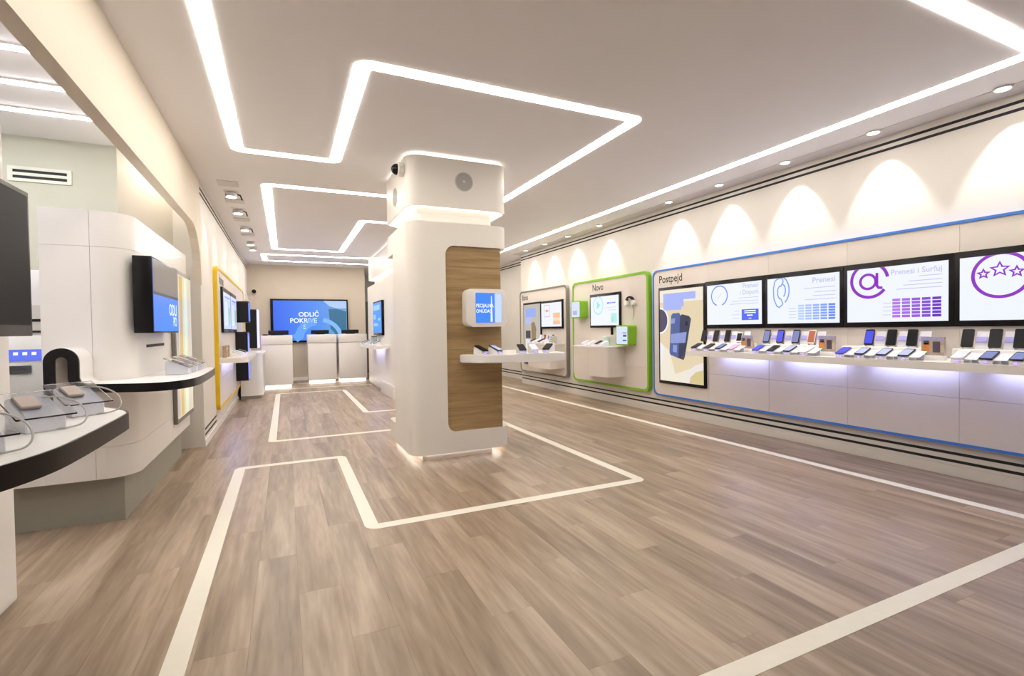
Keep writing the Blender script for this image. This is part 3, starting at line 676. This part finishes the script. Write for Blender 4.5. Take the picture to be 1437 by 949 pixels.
SC = {'off': S_OFF, 'white': S_OFF, 'slate': S_SLATE, 'blue': S_BLUE, 'red': S_RED, 'lit': S_BLUE}
BD = {'white': 'phone_white', 'red': 'phone_white'}
def desc(k): return {'off': 'black', 'white': 'small white-framed', 'slate': 'slate screened', 'blue': 'dark violet', 'red': 'red-pictured white', 'lit': 'glowing blue', 'pink': 'pink', 'lilac': 'pale lilac screened', 'pale': 'white', 'dark': 'dark'}[k]
for i, (px, kd) in enumerate(back):
    p = at_x(px, 465, 4.47)
    loc = (4.47, p.y, SH_Z+.085)
    easel('clear easel with spec card, %s from the left, upper row of the long shelf' % ORD[i], 'easels in the upper row', loc, R_WALL)
    phone_on_easel('%s upright phone, %s from the left, upper row of long shelf' % (desc(kd), ORD[i]), 'upright phones on the long shelf', loc, R_WALL,
                   body=BD.get(kd, 'phone_glass'), L=.135 if kd != 'white' else .11, scr=SC[kd], W=.069)
front = [(979, 'dark'), (997, 'dark'), (1013, 'slate'), (1031, 'pink'), (1066, 'blue'), (1087, 'dark'), (1110, 'lilac'), (1134, 'pale'), (1185, 'blue'), (1212, 'lilac'), (1243, 'lilac'), (1274, 'lilac'), (1350, 'pale'), (1390, 'slate'), (1433, 'slate')]
SCF = {'dark': S_OFF, 'slate': S_SLATE, 'pink': ink('rose', (.75, .45, .65)), 'blue': S_BLUE, 'lilac': S_LILAC, 'pale': S_PALE}
BDF = {'pink': 'phone_pink', 'pale': 'phone_white', 'blue': 'phone_blue'}
for i, (px, kd) in enumerate(front):
    p = at_x(px, 485, 4.25); loc = (4.24, p.y, SH_Z)
    front_stand('sloping white stand, %s from the left, front row of the long shelf' % ORD[i], 'sloping stands on the long shelf', loc, R_WALL)
    phone_on_front('%s sloping phone, %s from the left, front row of long shelf' % (desc(kd), ORD[i]), 'sloping phones on the long shelf', loc, R_WALL, body=BDF.get(kd, 'phone_glass'), L=.125, scr=SCF[kd])
PIC = [('leftmost', 1053), ('middle', 1165), ('rightmost', 1314)]
for k, (wd_, px) in enumerate(PIC):
    p = at_x(px, 480, 4.40); t = thing('photo_block', '%s of the three small coloured photo blocks on the long shelf' % wd_, 'photo block', (4.36, p.y, SH_Z), R_WALL, 'photo blocks on the long shelf')
    t.scale = (1.15, 1.15, 1.15)
    obj('foot', box(newbm(), -.06, .06, -.03, .03, 0, .03, .004), M_TOP, t)
    q = obj('block', box(newbm(), -.062, .062, -.008, .008, .03, .15), mat('photo_base', (.48, .38, .32), .3, noise=.15, nscale=30), t)
    for (xa, xb, za, zb, nm, c) in ((-.06, .06, .128, .148, 'photo_sky', (.40, .40, .62)), (-.055, -.015, .055, .11, 'photo_orange', (.75, .30, .08)), (-.058, -.03, .035, .06, 'photo_green', (.20, .50, .12)), (-.05, -.02, .1, .125, 'photo_navy', (.06, .10, .28)), (.0, .04, .05, .12, 'photo_dark', (.10, .08, .12)), (.042, .06, .05, .1, 'photo_sand', (.60, .50, .36))):
        obj('picture_patch', box(newbm(), xa, xb, -.0092, -.0075, za, zb), mat(nm, c, .35, noise=.1, nscale=60), q, False)
# ---- goods on column shelf
cg = 'phones on the column shelf'
for i, (x, y, rz, kd) in enumerate(((1.64, 4.27, radians(28), 'dark'), (1.775, 4.24, radians(28), 'lilac'), (2.02, 4.19, -radians(10), 'dark'), (2.15, 4.20, -radians(10), 'pale'), (2.30, 4.18, -radians(50), 'dark'), (2.385, 4.30, -radians(50), 'pale'))):
    loc = (x, y, .965)
    front_stand('sloping white phone stand, %s from the left on the column shelf' % ORD[i], 'sloping stands on the column shelf', loc, rz, card=False)
    phone_on_front('%s phone, %s from the left on the column shelf' % (desc(kd), ORD[i]), cg, loc, rz, body=BDF.get(kd, 'phone_glass'), L=.13, scr=SCF[kd])
# ---- goods on the cabinets
for i, (y, kd) in enumerate(((6.80, 'pale'), (6.62, 'pale'), (6.42, 'dark'), (6.27, 'pale'))):
    loc = (4.44, y, .908)
    front_stand('sloping phone stand, %s from the left on the cabinet of the green panel' % ORD[i], 'sloping stands on the green panel cabinet', loc, R_WALL, card=False)
    phone_on_front('%s phone, %s from the left on the cabinet of the green panel' % (desc(kd), ORD[i]), 'phones on the green panel cabinet', loc, R_WALL, body=BDF.get(kd, 'phone_glass'), L=.125, scr=SCF[kd])
ct = thing('carton_box', 'small pale green box on the cabinet of the green panel', 'box', (4.53, 6.35, .908), R_WALL)
obj('carton', box(newbm(), -.05, .05, -.04, .04, 0, .13, .004), mat('mint', (.50, .72, .66), .4, noise=.02), ct); obj('lid', box(newbm(), -.052, .052, -.042, .042, .13, .15, .004), M_TOP, ct)
bc = [('phone_white', S_PALE), ('phone_glass', S_RED), ('phone_white', S_SLATE), ('phone_glass', S_OFF)]
for i, y in enumerate((8.50, 8.34, 8.18, 8.02)):
    loc = (4.50, y, .915)
    t = easel('clear phone easel, %s from the left on the cabinet of the grey panel' % ORD[i], 'easels on the grey panel cabinet', loc, R_WALL)
    phone_on_easel('upright phone, %s from the left on the cabinet of the grey panel' % ORD[i], 'upright phones on the grey panel cabinet', loc, R_WALL, body=bc[i][0], L=.15, scr=bc[i][1])
    loc = (4.37, y+.02, .915)
    front_stand('sloping phone stand, %s from the left on the cabinet of the grey panel' % ORD[i], 'sloping stands on the grey panel cabinet', loc, R_WALL, card=False)
    phone_on_front('sloping phone, %s from the left on the cabinet of the grey panel' % ORD[i], 'sloping phones on the grey panel cabinet', loc, R_WALL, body='phone_white' if i % 2 else 'phone_glass', L=.125, scr=S_PALE if i % 2 else S_OFF)
gb = thing('gift_box', 'small grey striped box at the near end of the grey panel cabinet', 'box', (4.45, 7.87, .915), R_WALL)
obj('carton', box(newbm(), -.05, .05, -.05, .05, 0, .14, .004), M_LGREY, gb)
for z in (.03, .07, .11): obj('band', box(newbm(), -.0505, .0505, -.0515, -.0495, z, z+.015), M_TAN, gb)

# ================================================================ REAR OF THE SHOP
# big screen
def blue_screen():
    m = bpy.data.materials.new('rear_screen_blue'); m.use_nodes = True; nt = m.node_tree; b = nt.nodes['Principled BSDF']
    tc = nt.nodes.new('ShaderNodeTexCoord'); sx = nt.nodes.new('ShaderNodeSeparateXYZ'); r = nt.nodes.new('ShaderNodeValToRGB')
    nt.links.new(tc.outputs['Generated'], sx.inputs[0]); nt.links.new(sx.outputs['X'], r.inputs['Fac'])
    e = r.color_ramp.elements; e[0].color = (.03, .13, .80, 1); e[1].color = (.16, .36, .62, 1); k = e.new(.55); k.color = (.07, .25, .85, 1)
    b.inputs['Base Color'].default_value = (.01, .01, .01, 1); nt.links.new(r.outputs['Color'], b.inputs['Emission Color']); b.inputs['Emission Strength'].default_value = SCREEN_E
    return m
t, s, y = tv('wall_screen', 'large blue screen with white lettering on the rear wall', (.555, YB, 1.465), 0, 1.76, 1.05, blue_screen(), (.06, .03, .04, .04), .07)
text('lettering', 'ODLIČ', .155, ink('white', (.95, .97, 1)), s, (-.27, y-.001, .10)); text('lettering', 'POKRIVE', .155, ink('white', (.95, .97, 1)), s, (-.46, y-.001, -.05))
text('lettering', 'S', .155, ink('white', (.95, .97, 1)), s, (-.17, y-.001, -.20))
obj('picture_sky', prism(newbm(), [(.30, .483), (.84, .483), (.84, .30), (.62, .30), (.45, .35)], y, y+.0006, 'y'), ink('cloud', (.42, .58, .88)), s, False)
obj('picture_hill', prism(newbm(), [(.42, .28), (.62, .29), (.84, .22), (.84, -.30), (.62, -.40), (.46, -.2)], y, y+.0006, 'y'), ink('hill', (.04, .16, .28)), s, False)
obj('swoosh', stroke(newbm(), [(-.36, -.44)]+arc(.16, -.44, .42, 170, 95, 14), .20, y-.0010, y-.0004), ink('swoosh', (.13, .36, .95)), s, False)
obj('swoosh', stroke(newbm(), arc(.20, -.50, .52, 80, 10, 14), .10, y-.0014, y-.0006), ink('swoosh_light', (.22, .46, .98)), s, False)
for k, (x0, x1, y0, lab) in enumerate(((-.47, .12, 11.47, 'white service counter standing apart at the left of the rear wall'), (.45, 1.06, 12.14, 'middle white service counter in front of the large blue screen'), (1.12, 1.75, 12.14, 'right white service counter next to the rear passage'))):
    t = thing('service_counter', lab, 'counter', (x0, y0, 0), 0, 'service counters')
    wd = x1-x0
    obj('body', box(newbm(), 0, wd, 0, .55, .075, .93, .006), M_WHITE, t)
    obj('top', box(newbm(), -.005, wd+.005, -.01, .55, .935, 1.125, .006), M_WHITE, t)
    obj('kick_light', box(newbm(), .03, wd-.03, .015, .5, .0, .075), E_KICK, t)
    m_ = thing('monitor', ['low dark monitor on the left service counter', 'low dark monitor on the middle service counter', 'low dark monitor on the right service counter'][k], 'monitor', (x0+wd*.55-(.05 if k else -.0), y0+.36, 1.125), 0, 'monitors on the counters')
    obj('case', box(newbm(), -.20, .20, -.02, .02, .012, .105, .006), M_BLACKM, m_); obj('foot', box(newbm(), -.10, .10, -.06, .06, 0, .012, .003), M_BLACKM, m_)
cs = thing('card_reader', 'small dark card reader at the left end of the left service counter', 'card reader', (-.40, 11.62, 1.125))
obj('case', prism(newbm(), [(-.05, 0), (.06, 0), (.06, .03), (-.05, .012)], -.05, .05, 'x'), M_BLACKM, cs); obj('keypad', box(newbm(), -.03, .03, -.03, .02, .018, .026), M_DARK, cs)

# second column unit
c2 = thing('rear_column', 'second white rounded column unit farther back, seen past the main column', 'column')
column_top(c2, 1.72, 2.75, 8.6, 11.55)
sh = prism(newbm(), rrect(1.72, 2.75, 8.6, 11.75, .12), .04, 2.18); obj('shell', sh, M_COLW, c2)
obj('plinth', prism(newbm(), rrect(1.66, 2.81, 8.5, 9.85, .08), .0, .22), M_COLW, c2)
obj('kick', prism(newbm(), rrect(1.74, 2.73, 8.65, 11.70, .1), 0, .04), M_WHITE, c2)
t, s, y = tv('wall_screen', 'blue screen on the left side of the rear column', (1.72, 10.1, 1.445), R_WALL, 1.0, .68, ink('rear_blue', (.08, .28, .95)), (.03, .02, .05, .03), .05)
lines(s, y, [(-.40, .3, .16, .10), (-.40, -.15, -.02, .1), (-.40, .1, -.16, .06), (.1, .38, -.05, .05)], ink('rear_pale', (.30, .52, 1)))
s2 = thing('display_shelf', 'white display shelf on the left side of the rear column', 'shelf')
obj('shelf_board', prism(newbm(), rrect(1.42, 1.72, 9.1, 11.0, (.08, .002, .002, .08)), .86, .925), M_TOP, s2)
obj('under_light', box(newbm(), 1.60, 1.64, 9.6, 10.6, .853, .8599), E_SHELF, s2)
for i, y_ in enumerate((9.35, 9.7, 10.5, 10.8)):
    loc = (1.53, y_, .925)
    front_stand('sloping phone stand, %s from the back on the rear column shelf' % ORD[3-i], 'sloping stands on the rear column shelf', loc, R_WALL, card=False)
    phone_on_front('phone, %s from the back on the rear column shelf' % ORD[3-i], 'phones on the rear column shelf', loc, R_WALL, body='phone_glass', L=.13, scr=S_LILAC)
bx = thing('accessory_box', 'small sage green box on the rear column shelf', 'box', (1.62, 10.2, .925), R_WALL); obj('carton', box(newbm(), -.06, .06, -.05, .05, 0, .16, .004), mat('sage_box', (.38, .46, .40), .5, noise=.02), bx); obj('lid', box(newbm(), -.062, .062, -.052, .052, .14, .165, .004), M_GREY, bx)

# ---- left wall: yellow panel
XL = -.762; DL = XL-WL
py_ = wall_panel('wall_panel', 'yellow rimmed white display panel on the left wall', (WL, 7.02, 0), L_WALL, 11.2-7.02, .235, 2.03, M_YELLOW, (2.2,), .62, fw=.035, depth=DL)
text('lettering', 'Internet', .17, M_TEXT, py_, (.26, -DL-.001, 1.835), squeeze=.9)
for k, (a, b_) in enumerate(((7.39, 8.33), (8.33, 9.27))):
    t, s, y = tv('wall_screen', ('near' if not k else 'far') + ' pale blue screen of the pair on the yellow rimmed panel', (XL, (a+b_)/2, 1.50), L_WALL, b_-a, .60, ink('frost', (.55, .62, .95)), (.03, .03, .05, .06), .03, 'screen', 'screens on the yellow panel')
    obj('picture', box(newbm(), -.3, .05, y, y+.0006, -.2, .12), ink('frost2', (.70, .74, .98)), s, False); obj('picture', box(newbm(), .12, .35, y, y+.0006, -.2, .05), ink('leaf', (.35, .55, .35)), s, False)
    lines(s, y, [(-.3, .3, .17, .02)], I_BLUEI)
KC = M_BLACKM
t, s, y = cube_screen('cube_screen', 'upper black box screen sticking out of the yellow rimmed panel', 9.53, 1.545, L_WALL, XL, KC, ink('cube_blue', (.10, .20, .95)), .44, .20, .35)
t, s, y = cube_screen('cube_screen', 'tall lower black box screen sticking out of the yellow rimmed panel', 9.53, .80, L_WALL, XL, KC, ink('cube_blue', (.10, .20, .95)), .44, .18, .82)
t, s, y = cube_screen('cube_screen', 'black rounded display with violet lit edge beyond the yellow rimmed panel', 11.6, 1.27, L_WALL, WL+.062, KC, ink('cube_violet', (.35, .25, 1)), .5, .20, .80)
obj('lit_edge', ring(newbm(), rrect(-.25, .25, -.40, .40, .035), rrect(-.22, .22, -.37, .37, .03), -.225, -.2025, 'y'), ink('edge_violet', (.62, .55, 1), 1.6), t)
ls = thing('display_shelf', 'white display shelf with rounded end on the yellow rimmed panel', 'shelf', (XL, 7.11, 0), L_WALL)
obj('shelf_board', prism(newbm(), rrect(0, 2.05, -.32, 0, (.10, .10, .002, .002)), .815, .88), M_TOP, ls)
obj('under_light', box(newbm(), .2, 1.8, -.1, -.06, .808, .8149), E_SHELF, ls)
for i, (yy, kd) in enumerate(((7.4, 'pale'), (7.75, 'pale'), (8.15, 'dark'), (8.5, 'dark'))):
    loc = (-.60, yy, .88)
    front_stand('sloping phone stand, %s from the front on the yellow panel shelf' % ORD[i], 'sloping stands on the yellow panel shelf', loc, L_WALL, card=False)
    phone_on_front('%s phone, %s from the front on the yellow panel shelf' % (desc(kd), ORD[i]), 'phones on the yellow panel shelf', loc, L_WALL, body=BDF.get(kd, 'phone_glass'), L=.13, scr=SCF[kd])
for i, yy in enumerate((7.28, 7.58)):
    t = thing('accessory_box', ('nearer' if not i else 'farther') + ' tan accessory pack at the back of the yellow panel shelf', 'box', (-.715, yy, .88), L_WALL, 'tan accessory packs')
    obj('carton', box(newbm(), -.045, .045, -.025, .025, 0, .15, .004), M_TAN, t); obj('label_band', box(newbm(), -.0455, .0455, -.0265, -.0245, .10, .13), M_TOP, t)
dr = thing('storage_cabinet', 'white fluted cabinet low on the left wall near the counters', 'cabinet', (XL+.012, 9.95, 0), L_WALL)
obj('body', prism(newbm(), rrect(0, 1.2, -.36, 0, (.1, .1, .01, .01)), .06, .80), M_WHITE, dr)
obj('base', prism(newbm(), rrect(.03, 1.17, -.33, 0, (.08, .08, .01, .01)), 0, .06), M_PLINTH, dr)
obj('top', prism(newbm(), rrect(-.01, 1.21, -.37, 0, (.1, .1, .01, .01)), .80, .83), M_TOP, dr)
for i in range(5): obj('flute', box(newbm(), .15+.2*i, .16+.2*i, -.364, -.359, .1, .78), M_LGREY, dr)
wp = wall_panel('wall_panel', 'small white display panel with dark lettering at the far end of left wall', (WL, 11.28, 0), L_WALL, 1.6, .235, 2.0, M_WHITE, (), None, fw=.03, depth=.05)
text('lettering', 'Prepejd', .13, M_TEXT, wp, (.2, -.052, 1.80), squeeze=.9)

# ================================================================ LEFT KIOSKS
kd = thing('kiosk', 'white rounded kiosk on a grey plinth beside the beam', 'kiosk')
KX0, KX1, KY0, KY1, KR = -1.33, -.885, 3.85, 5.84, .16
def kplan(d=0.):
    p = rrect(KX0+d, KX1-d, KY0+d, KY1-d, (.02, KR-d*.5, .06, .02), 10)[:33]
    return p + [(-1.06+d, KY1-d), (-1.29+d, 5.2-d), (KX0+d, 5.1-d)]
core_ = obj('body', prism(newbm(), kplan(.012), .30, 1.95), M_LGREY, kd)
def clad(path, z0, z1, thk=.012):
    """thin panel following a plan path"""
    b = newbm(); stroke(b, path, thk, z0, z1, 'z'); return b
obj('low_body', box(newbm(), -1.64, KX0, KY0+.012, 4.3, .30, .742), M_LGREY, kd)
obj('panel', box(newbm(), -1.64, KX0-.001, KY0, KY0+.012, .295, .742), M_WHITE, kd)
fr = [(KX0, KY0+.006), (-1.09, KY0+.006)]
cor = [(-1.088, KY0+.006), (KX1-KR, KY0+.006)] + [(KX1-KR+(KR-.006)*sin(radians(a)), KY0+KR-(KR-.006)*cos(radians(a))) for a in range(9, 90, 9)] + [(KX1-.006, KY0+KR), (KX1-.006, 4.97)]
sd = [(KX1-.006, 4.972), (KX1-.006, KY1-.06)]
for (z0, z1) in ((.295, .492), (.494, 1.744), (1.746, 1.965)):
    for pth in (fr, cor, sd): obj('panel', clad(pth, z0, z1), M_WHITE, kd)
obj('cap', prism(newbm(), kplan(.004), 1.95, 1.968), M_WHITE, kd)
obj('plinth', prism(newbm(), [(-1.62, 3.955), (-.967, 3.925), (-.957, 5.75), (-1.07, 5.75), (-1.30, 5.1), (-1.33, 4.3), (-1.62, 4.3)], 0, .295), M_PLINTH, kd)
obj('slot', box(newbm(), KX1-.002, KX1+.003, 4.18, 4.72, 1.105, 1.125), M_SLOT, kd)
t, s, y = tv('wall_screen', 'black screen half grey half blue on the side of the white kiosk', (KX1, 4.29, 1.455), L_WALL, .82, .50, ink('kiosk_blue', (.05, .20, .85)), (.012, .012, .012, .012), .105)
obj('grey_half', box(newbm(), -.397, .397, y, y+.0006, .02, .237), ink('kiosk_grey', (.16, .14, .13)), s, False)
obj('dark_bar', box(newbm(), -.397, .397, y-.0004, y, .005, .025), ink('kiosk_dark', (.03, .03, .04)), s, False)
text('lettering', 'ODLI', .12, ink('ice', (.75, .84, 1)), s, (.06, y-.001, -.12)); text('lettering', 'PO', .10, ink('ice', (.75, .84, 1)), s, (.20, y-.001, -.20))
t, s, y = poster('narrow poster display with gold and pale green stripes on the white kiosk', (KX1+.002, 5.40, 1.09), L_WALL, .80, 1.34, ink('poster_ivory', (.62, .56, .42)))
t.children[0].data.materials.clear(); t.children[0].data.materials.append(M_GREY)
for (xa, xb, nm, c) in ((-.36, -.24, 'pk_grey', (.42, .36, .32)), (-.2, -.06, 'pk_gold', (.55, .36, .08)), (.02, .16, 'pk_mint', (.62, .72, .52)), (.2, .34, 'pk_sand', (.58, .50, .40))):
    obj('stripe', prism(newbm(), [(xa-.04, -.62), (xb-.04, -.62), (xb, .62), (xa, .62)], y, y+.0006, 'y'), ink(nm, c), s, False)

# ribbon counter with its loop handle
rb = thing('ribbon_counter', 'white counter with black edge rising into a loop on the white kiosk', 'counter')
oc = [(-1.045, 3.62), (-.80, 3.515), (-.70, 3.495), (-.63, 3.525), (-.575, 3.60), (-.535, 3.72), (-.52, 3.95), (-.535, 4.70), (-.56, 4.77), (-.62, 4.80)]; oc = soften(oc)
obj('top', prism(newbm(), oc+[(KX1+.002, 4.80), (KX1+.002, 4.02), (-.93, 3.87), (-1.045, KY0-.002)], .862, .912), M_TOP, rb)
b = newbm(); stroke(b, [(x, y) for x, y in oc], .008, .8615, .9125, 'z'); 
obj('edge_band', b, M_BLACK, rb, off=(.003, -.004, 0))
lp = [(-1.222, .76), (-1.222, 1.045)] + arc(-1.168, 1.045, .054, 180, 0, 16) + [(-1.114, .965)] + arc(-1.044, .955, .070, 180, 270, 10)
obj('loop', stroke(newbm(), lp, .05, 3.634, KY0-.002, 'y'), M_TOP, rb)
obj('edge_band', stroke(newbm(), lp, .051, 3.618, 3.634, 'y'), M_BLACK, rb)

# near kiosk
nk = thing('kiosk', 'near white kiosk panel at the left edge of the view', 'kiosk')
b = newbm(); prism(b, rrect(.4, 2.97, .0, 2.18, (.01, .01, .06, .06)), -1.7, -1.14, 'x'); obj('body', b, M_WHITE, nk)
obj('front_panel', prism(newbm(), rrect(.42, 2.94, .02, 2.165, (.01, .01, .05, .05)), -1.139, -1.128, 'x'), M_WHITE, nk)
t, s, y = tv('wall_screen', 'large switched-off black screen on the near kiosk at the left edge', (-1.124, 2.24, 1.50), L_WALL, 1.02, .605, mat('screen_off', (.006, .006, .006), .5, noise=.03, spec=.2), (.02, .02, .045, .02), .148)
nt_ = thing('ribbon_counter', 'near white counter with thick black edge at the left of the view', 'counter')
oc2 = [(-1.126, 1.12), (-.95, 1.16), (-.78, 1.28), (-.64, 1.44), (-.575, 1.60), (-.553, 1.76), (-.552, 2.26), (-.56, 2.33), (-.60, 2.42), (-.68, 2.54), (-.75, 2.60), (-.85, 2.63), (-1.126, 2.63)]; oc2 = soften(oc2)
obj('top', prism(newbm(), oc2, .842, .9), M_TOP, nt_)
b = newbm(); stroke(b, oc2, .008, .8415, .9005, 'z'); obj('edge_band', b, mat('edge_brown_black', (.014, .009, .007), .35, noise=.05, spec=.2), nt_, off=(.004, .0, 0))

# clear holders with phone packs on near counter and ribbon counter
def holder(label, group, loc, rz, tan=True):
    t = thing('phone_holder', label, 'phone holder', loc, rz, group)
    global HO
    try: HO
    except NameError: HO = None
    if HO:
        for nm, me in HO: link(nm, me, None, t)
        return t
    a = radians(24); R = Matrix.Rotation(a, 3, 'X'); res = []
    b = newbm(); prism(b, [(-.075, 0), (.065, 0), (.065, .095), (.04, .10), (-.075, .045)], -.05, .05, 'x'); bmesh.ops.bevel(b, geom=b.edges[:], offset=.004, segments=1, affect='EDGES'); res.append(obj('base', b, mat('frosted_acrylic', (.90, .92, 1), .2, noise=.01, trans=.15), t))
    b = newbm(); box(b, -.075, .075, -.085, .085, 0, .006, .001, 1); bmesh.ops.rotate(b, verts=b.verts[:], matrix=R); bmesh.ops.translate(b, verts=b.verts[:], vec=(0, -.005, .078)); res.append(obj('plate', b, M_ACRYL, t))
    b = newbm(); box(b, -.026, .026, -.036, .036, .0065, .018, .003, 1); bmesh.ops.rotate(b, verts=b.verts[:], matrix=R); bmesh.ops.translate(b, verts=b.verts[:], vec=(-.02, .0, .079)); res.append(obj('sensor_pad', b, mat('pad_taupe', (.48, .40, .36), .5, noise=.03), t))
    b = newbm(); tube(b, soften([(.03, .03, .098), (.065, -.01, .10), (.095, -.06, .075), (.10, -.09, .04), (.085, -.10, .012), (.05, -.085, .004), (.02, -.07, .004)]), .003); res.append(obj('cable', b, M_LGREY, t))
    HO = [(o.name.split('.')[0], o.data) for o in res]; return t
for i, (x, y, rz, lb) in enumerate(((-.715, 2.36, radians(40), 'farthest'), (-.73, 2.05, radians(40), 'middle'), (-.74, 1.70, radians(40), 'nearest'))):
    holder('%s clear phone holder with grey cable on the near counter' % lb, 'clear holders on the near counter', (x, y, .9), rz)
for i, (x, y) in enumerate(((-.70, 4.15), (-.69, 4.37), (-.68, 4.59))):
    o = holder('%s clear phone holder from the front on the looped counter' % ORD[i], 'clear holders on the looped counter', (x, y, .912), L_WALL)

# payment machine in the side room
am = thing('payment_machine', 'pale payment machine with a small blue display behind the white kiosk', 'machine', (-1.64, 4.62, 0))
obj('cabinet', prism(newbm(), [(0, 0), (.5, 0), (.5, 1.42), (.10, 1.42), (.10, 1.20), (.04, 1.12), (0, .80)], -.26, .26, 'x'), mat('machine_ivory', (.66, .64, .58), .45, noise=.02), am)
obj('side_strip', box(newbm(), -.275, -.26, .02, .4, .95, 1.25), M_BLACKM, am)
obj('slot', box(newbm(), -.2, .2, .095, .101, 1.30, 1.32), M_SLOT, am); obj('slot', box(newbm(), -.2, .2, .095, .101, 1.22, 1.235), M_SLOT, am)
dsp = obj('display', prism(newbm(), [(.022, 1.02), (.034, 1.10), (.042, 1.10), (.030, 1.02)], -.17, .05, 'x'), ink('machine_blue', (.12, .18, .85)), am)
for i in range(3): obj('key_icon', prism(newbm(), [(.0235, 1.06), (.027, 1.082), (.03, 1.082), (.027, 1.06)], -.12+.05*i, -.095+.05*i, 'x'), ink('white', (.95, .97, 1)), dsp)
obj('keypad', prism(newbm(), [(.005, .93), (.014, .985), (.02, .985), (.012, .93)], -.14, -.02, 'x'), M_DARK, am)
obj('header', box(newbm(), -.2, .2, .12, .14, 1.42, 1.68, .003), M_TOP, am)
for i, c in enumerate(((.6, .2, .08), (.08, .15, .6), (.6, .1, .1), (.7, .35, .08))): obj('sticker', box(newbm(), .02+.0, .06, .117, .1205, 1.45+.05*i, 1.48+.05*i), mat('sticker_%d' % i, c, .5, noise=.02), am)
